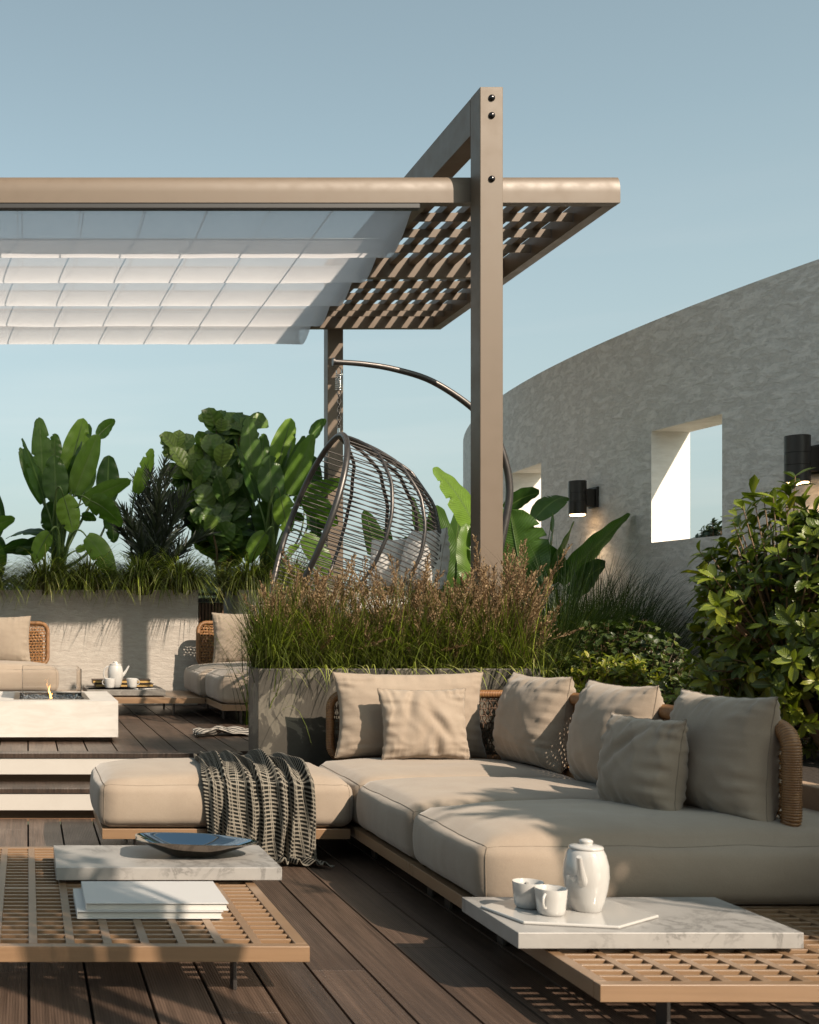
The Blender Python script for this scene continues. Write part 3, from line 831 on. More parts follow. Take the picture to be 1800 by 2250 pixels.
# ------------------------------------------------------------------ front corner sofa
sofa = thing('corner_sofa', (2.0, 5.0, 0), 'large beige corner sofa on a teak base with woven rattan back', 'sofa')
platform(sofa, 1.50, 2.62, 3.93, 4.638, legs=((1.62,4.04),(1.62,4.55),(2.5,4.04)))
platform(sofa, 1.50, 2.62, 4.642, 5.40, legs=((1.62,4.75),(2.5,5.28)))
platform(sofa, 1.50, 2.62, 5.404, 6.30, legs=((1.62,5.52),(1.62,6.18),(2.5,6.18)))
platform(sofa, 2.622, 3.05, 3.93, 4.3, legs=((2.9,4.04),))
box_cushion(1.505, 3.04, 3.905, 4.632, .155, .37, sofa, 3, crown=.062)
box_cushion(1.505, 2.56, 4.645, 5.395, .155, .37, sofa, 5, crown=.045)
box_cushion(1.505, 2.56, 5.405, 6.17, .155, .37, sofa, 9, crown=.04)
rattan_back(sofa, (1.60, 6.25), (2.62, 6.25), .375, .718)
rattan_back(sofa, (2.585, 6.2), (2.585, 4.0), .372, .735, r=.030, weave='dense')

otto = thing('ottoman', (.9, 5.75, 0), 'low beige ottoman on a teak base with a plaid throw over it', 'ottoman')
platform(otto, .342, 1.475, 5.40, 6.12, legs=((.5,5.52),(1.338,5.55),(.5,6.0),(1.34,6.0)))
box_cushion(.335, 1.485, 5.39, 6.13, .155, .368, otto, 12, crown=.048, bulge=.022)

GR = 'loose cushions on the corner sofa'
pillow(.79, .445, .17, 1, .8, 'back_cushion', 'fabric', 'wide beige back cushion against the concrete planter behind the square pillow', 'cushion', GR, (1.985, 6.12, .395), 0, -.12)
pillow(.455, .365, .13, 2, 1.15, 'throw_pillow', 'fabric', 'square beige pillow with a creased middle leaning on the wide back cushion', 'cushion', GR, (2.0, 5.925, .405), R(2), -.20,
       dent=[(-.25,.55,R(80),.45,.022), (.18,.0,R(-62),.35,.024), (.12,-.62,R(88),.4,.028), (.0,-.1,R(70),.3,.012)])
pillow(.50, .46, .29, 4, 1.3, 'back_cushion', 'fabric', 'beige cushion in the inner corner of the sofa, next to the wide back cushion', 'cushion', GR, (2.47, 5.80, .385), R(-82), -.12)
pillow(.49, .46, .29, 5, .9, 'back_cushion', 'fabric', 'middle beige back cushion in shade on the rattan side of the sofa', 'cushion', GR, (2.475, 5.01, .385), R(-84), -.10)
pillow(.50, .46, .27, 6, 1.1, 'back_cushion', 'fabric', 'nearest large beige back cushion beside the free end of the rattan back', 'cushion', GR, (2.49, 4.27, .385), R(-84), -.08)
pillow(.37, .37, .19, 7, 1.3, 'throw_pillow', 'fabric', 'small beige pillow leaning in front of the nearest large back cushion', 'cushion', GR, (2.245, 4.36, .385), R(-76), -.13,
       dent=[(.0,.35,R(50),.5,.014)])

# ------------------------------------------------------------------ throws
def cloth(name, fn, nu, nv, uvs, mat, label, cat):
    b = MB()
    b.grid(fn, nu, nv)
    b.uv = [[(q[0]*uvs[0], q[1]*uvs[1]) for q in u] for u in b.uv]
    o = b.build(name, M[mat], loc=(tuple(Vector(fn(.5, .3)))), smooth=180, solid=.004)
    return tag(o, label, cat)
def throw(u, v):
    # length along the path: over the top from the back, round the front edge, down, then out on the deck
    un = u + .02*math.sin(v*7)
    Ltop, Ldrop = .62, .40
    endd = .30 + .115*min(1, u*2.2)                       # left side hangs shorter
    if u > .62: endd += .06*(u-.62)/.38*1.4
    s = v*(Ltop+endd+.0)
    ph = 2*PI*(un*6.6 + .22*math.sin(v*5+u*3) + .5*MN.noise(Vector((u*2.5, v*2, 3))))
    fold = math.sin(ph); fold = fold*abs(fold)**-.25 if abs(fold) > 1e-3 else 0
    fold2 = math.sin(ph*2.1+1.3+v*4)*.35 + MN.noise(Vector((u*9, v*7, 1)))*.5
    A = .006+.016*min(1, max(0, (v-.02)*3)); A *= .55+.6*abs(MN.noise(Vector((u*4+2, v*3, 9))))*2
    n = A*(fold+fold2)+A
    gath = .055*math.sin(ph*.5+.6)*.2
    xl = .845 - .06*min(1, v*1.6) + .03*max(0, v-.55)*2; xr = 1.285 - .02*math.sin(v*6)
    x = xl + (xr-xl)*u + .007*math.cos(ph) + gath
    Y0, Y1, ZT_ = 6.10, 5.385, .405
    cr = .032*((1-(abs((x-.91)/.575))**4))
    def top(y_): 
        q = abs((y_-5.76)/.37); return .372 + .048*max(0, 1-q**4)**.8
    if s < Ltop:
        y = Y0-.02 - s*(Y0-Y1+.0)/Ltop*.985; t_ = top(y)
        e = max(0, (s-Ltop+.05)/.05)
        return (x, y - n*.5*e, t_+.006+n*(1-.4*e) - .010*e)
    s2 = s-Ltop; rb = .03
    if s2 < rb*PI/2:
        an = s2/rb
        return (x, Y1+.01 - (rb)*math.sin(an)*.9 - n*math.sin(an), .375 - rb + rb*math.cos(an) + n*math.cos(an)*.6+.002)
    z = .375-rb - (s2-rb*PI/2)
    y = Y1+.01 - rb*.9 - n - .012*math.sin(PI*min(1, max(0,(.345-z)/.34)))*1
    floor_ = .008
    if z < floor_:
        ex = floor_-z
        return (x + ex*.6, y - ex*.9 - .02, floor_ + .6*abs(n)*.8 + .012*(1+math.sin(ph*1.7)))
    return (x + .03*max(0, .1-z), y - .02*max(0,(.12-z))/.12, z)
cloth('plaid_throw', throw, 150, 130, (.72, 1.1), 'plaid', 'black and cream checked wool throw draped over the ottoman down to the deck', 'blanket')
def scarf(u, v):
    # runs from under the rear sofa down to a rumpled end lying on the upper deck
    s = v
    ph = 2*PI*(u*2.2+.3*math.sin(v*6))
    n = .012*math.sin(ph)+.014*MN.noise(Vector((u*4, v*5, 2)))+.014
    x = 1.12 + .42*s + .01*math.sin(9*v); y = 7.80 + .24*u + .05*math.sin(v*3)+.10*v
    return (x, y, UP+.006+n*1.3+.012*math.sin(PI*v))
cloth('striped_scarf', scarf, 60, 60, (.34, .5), 'stripe', 'grey striped scarf lying crumpled on the upper deck beside the concrete planter', 'blanket')

# ------------------------------------------------------------------ coffee tables
def lattice(parent, x0, x1, y0, y1, cols, rows, mid=None, z=0.0):
    b = MB(); za, zb = z+.132, z+.1525; t = .035; w_ = .026; h_ = .018
    px = (x1-x0-2*t)/cols; py = (y1-y0-2*t)/rows
    for i in range(1, cols):
        x = x0+t+px*i; b.box(x-w_/2, x+w_/2, y0+t+.001, y1-t-.001, za-.006, zb)
    for j in range(1, rows):
        y = y0+t+py*j; hh = .030 if mid == j else .0135
        for i in range(cols):
            xa = x0+t+px*i+(w_/2 if i else .001); xb = x0+t+px*(i+1)-(w_/2 if i < cols-1 else .001)
            b.box(xa+.0004, xb-.0004, y-hh/2, y+hh/2, za, zb-.0008)
    b.build('lattice_top', M['teak'], parent, bevel=.0012)
t1 = thing('coffee_table', (.1, 4.2, 0), 'low teak lattice coffee table at lower left carrying a marble slab', 'coffee table', 'lattice coffee tables')
platform(t1, -.90, .824, 3.449, 4.98, legs=((.62, 3.56), (-.7, 3.56), (.62, 4.86), (-.7, 4.86)), slats=True)
lattice(t1, -.90, .824, 3.449, 4.98, 15, 28, 14)
t2 = thing('coffee_table', (2.2, 3.5, 0), 'low teak lattice coffee table at lower right in front of the sofa', 'coffee table', 'lattice coffee tables')
platform(t2, 1.494, 3.05, 3.085, 3.925, legs=((1.72, 3.20), (2.9, 3.2), (1.72, 3.82)), slats=True)
lattice(t2, 1.494, 3.05, 3.085, 3.925, 14, 15)
def slab(x0, x1, y0, y1, z, mat, label, name='stone_slab'):
    o = thing(name, ((x0+x1)/2, (y0+y1)/2, z), label, 'table top')
    b = MB(); b.box(x0, x1, y0, y1, z+.012, z+.058); b.build('slab', M[mat], o, bevel=.002)
    for (xa, xb) in ((x0+.12, x0+.42), (x1-.42, x1-.12)):
        b = MB(); b.box(xa, xb, y0+.06, y1-.06, z+.0005, z+.0117); b.build('foot_rail', M['rail'], o)
slab(.104, .921, 4.276, 4.705, .153, 'marble', 'white veined marble slab under the metal bowl')
slab(1.403, 2.22, 3.381, 3.82, .153, 'marble', 'white veined marble slab under the near tea set')
def book(x0, x1, y0, y1, z0, z1, label, name='book', cov='cover', pg_='page', ct=.003, rz=0, group=None):
    o = thing(name, ((x0+x1)/2, (y0+y1)/2, z0), label, 'book', group)
    b = MB(); b.box(x0, x1, y0, y1, z1-ct, z1); b.box(x0, x1, y0, y1, z0, z0+ct); b.box(x0, x0+ct, y0, y1, z0+ct+.0002, z1-ct-.0002); b.build('cover', M[cov], o, bevel=.0012)
    b = MB(); b.box(x0+ct+.0003, x1-.006, y0+.006, y1-.006, z0+ct+.0003, z1-ct-.0003); b.build('pages', M[pg_], o)
    o.rotation_euler = (0, 0, rz); return o
BK = 'white books on the left coffee table'
book(.158, .624, 3.765, 4.09, .1535, .178, 'lower of the two large white books on the teak lattice, set slightly left', group=BK)
book(.186, .642, 3.77, 4.09, .1785, .203, 'upper of the two large white books on the teak lattice', group=BK)

# bowl
b = MB()
def bowl_prof(k):      # k 0 rim-outer ... closed
    return None
cB = Vector((.628, 4.497, .212)); A_, B_, HB = .232, .155, .058
def bring(u, rr, z, sk=0):
    a_ = 2*PI*u; e = .86
    cx = math.copysign(abs(math.cos(a_))**e, math.cos(a_)); sy = math.copysign(abs(math.sin(a_))**e, math.sin(a_))
    k = 1+.045*math.cos(3*a_+.6)+.03*math.cos(5*a_)
    return cB + Vector((A_*rr*cx*k, B_*rr*sy*k, z + .010*rr*rr*math.cos(a_+2.6)))
prof = [(.001,.003),(.25,.0),(.36,.001),(.42,.006),(.6,.024),(.8,.043),(.95,.056),(1.0,.0605),(1.005,.062),(.99,.063),(.95,.0605),(.8,.048),(.6,.032),(.42,.020),(.2,.014),(.001,.0135)]
def bfn(u, v):
    k = v*(len(prof)-1); i = min(int(k), len(prof)-2); t = k-i
    rr = prof[i][0]*(1-t)+prof[i+1][0]*t; z = prof[i][1]*(1-t)+prof[i+1][1]*t
    return bring(u, rr, z)
b.grid(bfn, 72, (len(prof)-1)*2, closeu=True)
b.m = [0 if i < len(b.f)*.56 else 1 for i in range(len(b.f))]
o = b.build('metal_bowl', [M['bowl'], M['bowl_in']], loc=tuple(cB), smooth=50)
tag(o, 'shallow irregular polished metal bowl on the left marble slab', 'bowl')

# tea sets
def hex_tray(c, a, bq, sk, z, label):
    pts = [(c[0]-a[0], c[1]+a[1]), (c[0]-bq[0], c[1]-bq[1]), (c[0]+sk[0], c[1]-sk[1]), (c[0]+a[0], c[1]-a[1]), (c[0]+bq[0], c[1]+bq[1]), (c[0]-sk[0], c[1]+sk[1])]
    b = MB(); b.prism(pts, z+.001, z+.010)
    o = b.build('tray', M['ceramic'], loc=(c[0], c[1], z), bevel=.003); tag(o, label, 'tray'); return o
def teapot(loc, yaw, label, hd=True):
    t = thing('teapot', loc, label, 'teapot', 'white teapots')
    o = Vector(loc)
    prof = [(.001,.0),(.040,.0),(.043,.003),(.052,.03),(.0615,.07),(.066,.105),(.064,.14),(.056,.172),(.0485,.186),(.047,.187)]
    b = MB(); b.lathe(prof, o, 44)
    b.v = b.v
    b.build('pot_body', M['ceramic'], t, smooth=60)
    b = MB(); b.lathe([(.0475,.1865),(.0495,.188),(.050,.192),(.046,.1965),(.030,.2005),(.018,.2015),(.0175,.203),(.0205,.208),(.019,.213),(.011,.2165),(.001,.2175)], o, 40)
    b.build('lid', M['ceramic'], t, smooth=50)
    b = MB(); pts = []
    for i in range(15):
        q = i/14; x = .052 + .062*q**1.15; z = .095 + .085*q**1.6
        pts.append(o+Vector((x, 0, z)))
    b.tube(pts, lambda q: .019-.0115*q**.7, 16); b.build('spout', M['ceramic'], t, smooth=60)
    b = MB(); pts = []
    for i in range(25):
        a_ = -PI*.52 + i/24*PI*1.12
        pts.append(o + Vector((-.055-.042*math.cos(a_)*1.0, 0, .115+.060*math.sin(a_))))
    b.tube(pts, lambda q: .0055, 10); b.build('handle', M['ceramic'], t, smooth=60)
    t.rotation_euler = (0, 0, yaw); return t
def cup(loc, yaw, label, s=1.0):
    t = thing('tea_cup', loc, label, 'cup', 'white tea cups')
    o = Vector(loc)
    prof = [(.001,.003),(.030,.003),(.031,.0),(.034,.001),(.038,.006),(.0405,.016),(.0435,.045),(.0460,.078),(.0455,.0795),(.0440,.0785),(.0415,.045),(.038,.014),(.033,.008),(.001,.0075)]
    prof = [(r_*s, z_*s) for r_, z_ in prof]
    b = MB(); b.lathe(prof, o, 44); b.build('cup_body', M['ceramic'], t, smooth=60)
    b = MB(); pts = [o+Vector((.041*s+.020*s*math.cos(a_), 0, .046*s+.021*s*math.sin(a_))) for a_ in [-PI*.55+i/18*PI*1.1 for i in range(19)]]
    b.tube(pts, .0042*s, 10); b.build('handle', M['ceramic'], t, smooth=60)
    t.rotation_euler = (0, 0, yaw); return t
hex_tray((1.649, 3.606), (.245, .059), (.193, .135), (.061, .19), .211, 'white elongated six-sided tray on the near marble slab')
TZ = .2215
teapot((1.703, 3.606, TZ), math.atan2(-.9, -.62), 'white barrel teapot with domed lid on the near tray')
cup((1.541, 3.640, TZ), R(70), 'white cup farther from the camera on the near tray')
cup((1.573, 3.553, TZ), math.atan2(-.75, -.75), 'white cup nearest the camera on the near tray, handle toward the left front')

# ------------------------------------------------------------------ fire table
ft = thing('fire_table', (-.2, 8.1, UP), 'cream stone fire table with glass guard and small flame on the upper deck', 'fire table')
fx0, fx1, fy0, fy1, fz0, fz1 = -1.0, .58, 7.55, 8.63, UP+.033, .592
ix0, ix1, iy0, iy1 = -.089, .407, 7.70, 8.47
b = MB()
b.box(fx0, fx1, fy0, iy0, fz0, fz1); b.box(fx0, fx1, iy1, fy1, fz0, fz1)
b.box(fx0, ix0, iy0+.0004, iy1-.0004, fz0, fz1); b.box(ix1, fx1, iy0+.0004, iy1-.0004, fz0, fz1)
b.build('stone_body', M['traver'], ft)
b = MB(); b.box(fx0+.05, fx1-.03, fy0+.10, fy1-.1, UP, fz0-.0005); b.build('plinth', M['teak_dark'], ft)
b = MB(); e = .035
b.box(ix0, ix1, iy0, iy0+e, fz1-.05, fz1+.002); b.box(ix0, ix1, iy1-e, iy1, fz1-.05, fz1+.002)
b.box(ix0, ix0+e, iy0+e, iy1-e, fz1-.05, fz1+.002); b.box(ix1-e, ix1, iy0+e, iy1-e, fz1-.05, fz1+.002)
b.box(ix0+.002, ix1-.002, iy0+.002, iy1-.002, fz1-.07, fz1-.052); b.build('burner_tray', M['steel'], ft)
b = MB(); rg = random.Random(3)
for i in range(900):
    c = Vector((rg.uniform(ix0+e+.01, ix1-e-.01), rg.uniform(iy0+e, iy1-e), fz1-.045+rg.uniform(0, .035))); s_ = rg.uniform(.005, .012); k = len(b.v)
    q = [Vector((1,0,0)), Vector((-1,0,0)), Vector((0,1,0)), Vector((0,-1,0)), Vector((0,0,1)), Vector((0,0,-1))]
    mt = Matrix.Rotation(rg.uniform(0, 6), 3, Vector((rg.random(), rg.random(), rg.random()+.01)).normalized())
    b.v += [tuple(c + mt @ (v_*s_*rg.uniform(.6, 1.3))) for v_ in q]
    for f in ((0,2,4),(2,1,4),(1,3,4),(3,0,4),(2,0,5),(1,2,5),(3,1,5),(0,3,5)): b.face([k+i_ for i_ in f])
gl = b.build('fire_glass', M['chips'], ft); gl['kind'] = 'stuff'
for (xa, xb, ya, yb) in ((-.035, .355, 7.745, 7.751), (-.035, .355, 8.42, 8.426), (-.035, -.029, 7.756, 8.415), (.349, .355, 7.756, 8.415)):
    b = MB(); b.box(xa, xb, ya, yb, fz1-.02, fz1+.198); b.build('glass_panel', M['glass'], ft, bevel=.001)
b = MB(); fc = Vector((.152, 8.0, fz1-.02))
def fl(cx, cy, h, r_):
    b.grid(lambda u, v: fc + Vector((cx+math.cos(2*PI*u)*r_*math.sin(PI*min(1,v*.9+.08))**1.2*(1-v*.55)+.006*math.sin(v*7+cx*90), cy+math.sin(2*PI*u)*r_*math.sin(PI*min(1,v*.9+.08))*(1-v*.5), h*v)), 12, 12, closeu=True)
fl(0, 0, .10, .0075); fl(.012, .02, .045, .006)
b.build('flame', M['flame'], ft, smooth=180)

# ------------------------------------------------------------------ rear seating
ZU = UP
pl = thing('platform_bench', (.6, 10.1, ZU), 'low brown wooden platform bench between the two rear sofas', 'bench')
platform(pl, .26, 1.44, 9.577, 10.60, z=ZU, mat='teak', legs=((1.2, 9.7), (.6, 9.7), (1.2,10.4)))
b = MB()
for i in range(9): b.box(.30, 1.40, 9.615+i*.107, 9.615+i*.107+.10, ZU+.1465, ZU+.1545)
b.build('slat_top', M['teak'], pl, bevel=.001)
o = thing('stone_slab', (.81, 10.0, ZU+.155), 'dark speckled stone slab on the wooden platform bench behind the fire table', 'table top')
b = MB(); b.box(.487, 1.132, 9.67, 10.40, ZU+.165, ZU+.211); b.build('slab', M['stone'], o, bevel=.003)
b = MB(); b.box(.60, 1.04, 9.75, 10.3, ZU+.1552, ZU+.1648); b.build('foot_rail', M['rail'], o)
SZ = ZU+.211
BG = 'dark books on the stone slab'
book(.575, 1.075, 10.06, 10.26, SZ+.001, SZ+.033, 'lower dark brown gilt-edged book behind the rear tea set', cov='leather', pg_='gold', ct=.006, rz=R(.6), group=BG)
book(.555, 1.05, 10.05, 10.25, SZ+.0335, SZ+.066, 'upper dark brown gilt-edged book behind the rear tea set', cov='leather', pg_='gold', ct=.006, rz=R(-.8), group=BG)
hex_tray((.78, 9.84), (.27, .01), (.15, -.10), (.12, .11), SZ, 'white six-sided tray on the dark stone slab')
teapot((.735, 9.88, SZ+.0105), 0, 'white teapot with spout to the right on the rear dark slab')
cup((.682, 9.79, SZ+.0105), PI, 'white cup in front of the rear teapot, handle to the left')
cup((.868, 9.80, SZ+.0105), 0, 'white cup right of the rear teapot, handle to the right')

rs = thing('sofa', (2.2, 9.7, ZU), 'beige rear sofa with rattan back, half hidden by the plumed grass', 'sofa', 'rear sofas by the stucco planter')
platform(rs, 1.45, 3.1, 8.80, 9.575, z=ZU, legs=((1.62,8.97),(1.56,9.4),(2.9,8.97)))
platform(rs, 1.45, 3.1, 9.58, 10.62, z=ZU, legs=((1.62,9.7),(1.6,10.5),(2.9,10.5)))
box_cushion(1.44, 3.1, 8.79, 9.57, ZU+.155, ZU+.375, rs, 21, bulge=.025)
box_cushion(1.40, 3.1, 9.58, 10.55, ZU+.155, ZU+.375, rs, 23, bulge=.025)
rattan_back(rs, (1.545, 10.70), (3.05, 10.70), ZU+.375, ZU+.76, r=.020, weave='dense')
ls = thing('sofa', (-.7, 10.5, ZU), 'beige rear sofa at the left edge, behind the fire table', 'sofa', 'rear sofas by the stucco planter')
platform(ls, -1.8, .255, 10.2, 10.86, z=ZU)
box_cushion(-1.8, .262, 10.18, 10.74, ZU+.155, ZU+.375, ls, 27, bulge=.02)
rattan_back(ls, (-1.7, 10.80), (.185, 10.80), ZU+.375, ZU+.755, r=.020, weave='dense')
pillow(.56, .44, .17, 11, .6, 'back_cushion', 'fabric_back', 'sand coloured cushion at the left edge on the rear left sofa', 'cushion', 'cushions on the rear sofas', (-.245, 10.62, ZU+.385), 0, -.10)
pillow(.48, .47, .2, 12, .9, 'back_cushion', 'fabric_back', 'sand coloured cushion on the rear right sofa beside the grass', 'cushion', 'cushions on the rear sofas', (1.87, 10.42, ZU+.385), R(-3), -.12)

# ------------------------------------------------------------------ hanging egg chair
EY = 8.3
def ep(x, y, dy=0): 
    q = at(x, y, EY); return Vector((q.x, EY+dy, q.z))
ec = thing('egg_chair', (ep(1000, 1366).x, EY, UP), 'dark metal hanging egg chair with string sides and curved stand', 'hanging chair')
top = ep(745, 957); vv = Vector((-.33, 0, -.944)).normalized(); nn = Vector((.944, 0, -.33)).normalized(); LL = 1.46
def bprof(t):        # bulge of the shell along its length
    pts = [(0,0),(.012,.20),(.04,.36),(.095,.56),(.28,.79),(.48,.90),(.66,.94),(.85,.92),(1.05,.82),(1.25,.62),(1.38,.40),(1.44,.2),(1.46,.0)]
    for i in range(len(pts)-1):
        if t <= pts[i+1][0]:
            p0 = pts[max(i-1,0)]; p1 = pts[i]; p2 = pts[i+1]; p3 = pts[min(i+2,len(pts)-1)]
            q = (t-p1[0])/(p2[0]-p1[0]); return p1[1]+(p2[1]-p1[1])*q
    return 0
def rprof(t): return .54*max(0, math.sin(PI*min(1, (t/LL)**.82)))**.62
def egg(t, ph):
    """t along the length, ph 0 near rim .. pi far rim"""
    bb = bprof(t)*max(0, math.sin(ph))**.9; rr = rprof(t)
    return top + vv*t + nn*bb*1.0 + Vector((.05, -1, 0)).normalized()*rr*math.cos(ph)
ts = [LL*(1-math.cos(PI*i/40))/2 for i in range(41)]
for i in range(9):
    ph = PI*i/8; b = MB(); b.tube([egg(t, ph) for t in ts], .021 if i in (0, 8) else .0125, 10)
    b.build('rim_tube' if i in (0, 8) else 'rib', M['gun'], ec, smooth=60)
b = MB(); n = 46
for k in range(2, n):
    t = LL*k/n*.98+.01
    b.tube([egg(t, PI*i/28) for i in range(29)], .0042, 5, caps=False)
b.build('string_shell', M['string'], ec, smooth=80)
b = MB(); pts = []
ctrl = [ep(733,795), ep(800,800), ep(870,812), ep(950,838), ep(1034,893), ep(1085,950), ep(1112,1020), ep(1120,1080), ep(1112,1140), ep(1095,1220), ep(1075,1310), ep(1060,1400)]
for i in range(len(ctrl)-1):
    p0, p1, p2, p3 = ctrl[max(i-1,0)], ctrl[i], ctrl[i+1], ctrl[min(i+2,len(ctrl)-1)]
    for j in range(6):
        q = j/6; pts.append(.5*((2*p1)+(p2-p0)*q+(2*p0-5*p1+4*p2-p3)*q*q+(3*p1-p0-3*p2+p3)*q**3))
end = Vector((3.25, EY, UP+.02)); pts += [ctrl[-1].lerp(end, q/5) for q in range(6)]
b.tube(pts, lambda q: .019+.011*q, 12); b.build('stand', M['gun'], ec, smooth=60)
b = MB(); b.lathe([(.001,.0),(.03,.0),(.03,.012),(.001,.012)], Vector((0,0,0)), 20)
b.v = [(ep(733,795).x-.006+q[2], EY+q[0], ep(733,795).z+q[1]) for q in b.v]; b.build('end_cap', M['gun'], ec, smooth=40)
b = MB(); cc = Vector((end.x, EY, UP))
b.tube([cc+Vector((-1.0,-.45,.02)), cc+Vector((0,0,.02)), cc+Vector((-1.0,.45,.02))], .022, 10); b.build('base', M['gun'], ec, smooth=60)
# spring and chain
hk = ep(745, 801); z1 = hk.z; b = MB()
b.tube([hk+Vector((.018*math.sin(a_), 0, -.02-.03+.03*math.cos(a_))) for a_ in [i/14*PI*1.6 for i in range(15)]], .0035, 6)
zs0, zs1 = ep(745, 822).z, ep(745, 858).z
b.tube([Vector((hk.x+.022*math.cos(a_), EY+.022*math.sin(a_), zs0+(zs1-zs0)*a_/(2*PI*8))) for a_ in [i/16*2*PI for i in range(129)]], .0042, 6)
b.build('spring', M['chrome'], ec, smooth=60)
b = MB(); za, zb = zs1, ep(745, 944).z; nl = 9; ll = (za-zb)/nl
for k in range(nl):
    c = Vector((hk.x, EY, za-ll*(k+.5))); o90 = k % 2
    b.tube([c + Vector(((0 if o90 else 1)*.013*math.cos(a_), (1 if o90 else 0)*.013*math.cos(a_), (ll*.62)*math.sin(a_))) for a_ in [i/14*2*PI for i in range(14)]], .0038, 6, closed=True)
b.build('chain', M['gun'], ec, smooth=60)
b = MB(); b.tube([hk+Vector((0,0,zb-hk.z+.01)), top+Vector((0,0,.0))], .012, 8); b.build('hanger', M['chrome'], ec, smooth=60)
# seat pad and pillows in the chair
q = ep(790, 1350)
b = MB(); b.grid(lambda u, v: Vector((q.x+.34*math.cos(2*PI*u)*math.sin(PI*v)**.6, EY+.40*math.sin(2*PI*u)*math.sin(PI*v)**.6, q.z+.04-.08*math.cos(PI*v)+.05*math.cos(2*PI*u)*math.sin(PI*v))), 32, 14, closeu=True)
o = b.build('seat_pad', M['white_fabric'], loc=tuple(q), smooth=180); tag(o, 'white round seat pad inside the egg chair', 'cushion')
p = ep(866, 1290, .15); pillow(.28, .36, .24, 31, 1.0, 'throw_pillow', 'white_fabric', 'white pillow farther inside the egg chair, on the left', 'cushion', 'white pillows in the egg chair', tuple(p), R(-35), -.2)
p = ep(915, 1300, -.10); pillow(.32, .44, .28, 32, 1.2, 'throw_pillow', 'white_fabric', 'white pillow nearer the camera in the egg chair, on the right', 'cushion', 'white pillows in the egg chair', tuple(p), R(-62), -.18)
# ------------------------------------------------------------------ plants
def bez(p0, p1, p2, t): return p0*(1-t)**2 + p1*2*t*(1-t) + p2*t*t
def paddle(b, B, T, wd, rng, arch=0.12, twist=0.0, nrm=Vector((0,-1,0)), tears=2, r=.5, fold=.35):
    """one big banana-like leaf blade, midrib from B to T"""
    d = T-B; L = d.length; side0 = d.cross(nrm).normalized()
    ctrl = (B+T)/2 + Vector((0,0,1))*L*arch*.8 + nrm*L*rng.uniform(-.05,.12) + side0*L*rng.uniform(-.05,.05)
    NL, NU = 40, 8; k0 = len(b.v)
    tr = [[], []]
    for sd in (0, 1):
        for _ in range(rng.choice((0,0,1,tears-1))): tr[sd].append((rng.uniform(.3,.9), rng.uniform(.012,.028)))
    for j in range(NL+1):
        t = j/NL; c = bez(B, ctrl, T, t)
        tg = (bez(B, ctrl, T, min(1,t+.01))-bez(B, ctrl, T, max(0,t-.01))).normalized()
        n0 = (nrm - tg*nrm.dot(tg)).normalized()
        n1 = Matrix.Rotation(twist*(.7+.6*t), 3, tg) @ n0
        sv = tg.cross(n1)
        prof = (math.sin(PI*min(1, (t*.90+.055))**.85))**.62
        if t > .96: prof *= .75
        if j == NL: prof = .04
        for i in range(NU+1):
            q = i/NU*2-1; sd = 0 if q < 0 else 1; ww = wd/2*prof
            for (tt, tw) in tr[sd]:
                g = abs(t - (tt + .10*abs(q)))
                if g < tw: ww *= 1-(.72*(1-g/tw))*abs(q)
            un = .005*wd/.12*math.sin(t*26+q*2+rng.random()*.0)*abs(q)
            b.v.append(tuple(c + sv*(q*ww) + n1*(fold*abs(q)*ww*.55 - .25*q*q*ww + un*.35)))
    for j in range(NL):
        for i in range(NU):
            k = k0+j*(NU+1)+i
            b.face([k, k+1, k+NU+2, k+NU+1], 0, r, [(i/NU,j/NL),((i+1)/NU,j/NL),((i+1)/NU,(j+1)/NL),(i/NU,(j+1)/NL)])

SPEC = [ # bx,by,tx,ty,width,dy,twist,arch,r  (zoom-window pixels of the photograph)
 (225,515,205,160,92,.05,.35,.02,.45), (232,590,118,270,74,-.15,1.05,.05,.12), (298,605,285,360,122,-.28,.1,.0,.18),
 (290,385,291,245,64,.12,.5,.0,.3), (358,470,440,165,118,.16,-.25,.02,.85), (372,510,432,288,70,.0,1.1,.0,.08),
 (392,565,515,250,104,-.2,.45,.06,.55), (515,260,608,180,46,-.15,1.0,.12,.35), (335,578,384,768,112,-.35,.2,.12,.75),
 (298,600,298,790,146,-.1,.1,.05,.06), (262,770,180,932,82,-.3,.1,.22,.7), (440,612,690,494,66,-.05,.75,.16,.5),
 (475,597,643,732,78,-.2,.9,.22,.45), (455,788,598,1012,96,-.35,.35,.22,.6), (250,775,30,800,62,.1,1.0,.22,.1),
 (190,850,0,872,56,.2,.95,.2,.15), (572,612,574,360,116,.42,.1,.0,.05), (590,600,600,822,92,.4,.1,.06,.04),
 (400,862,470,845,36,-.1,.4,.1,.7), (345,470,330,330,70,.35,.3,.0,.5), (440,560,495,420,60,.3,.4,.05,.4),
 (300,760,225,690,70,.2,.7,.1,.1), (430,680,505,705,40,.1,.7,.2,.3), (345,610,400,720,90,.2,.2,.05,.1)]
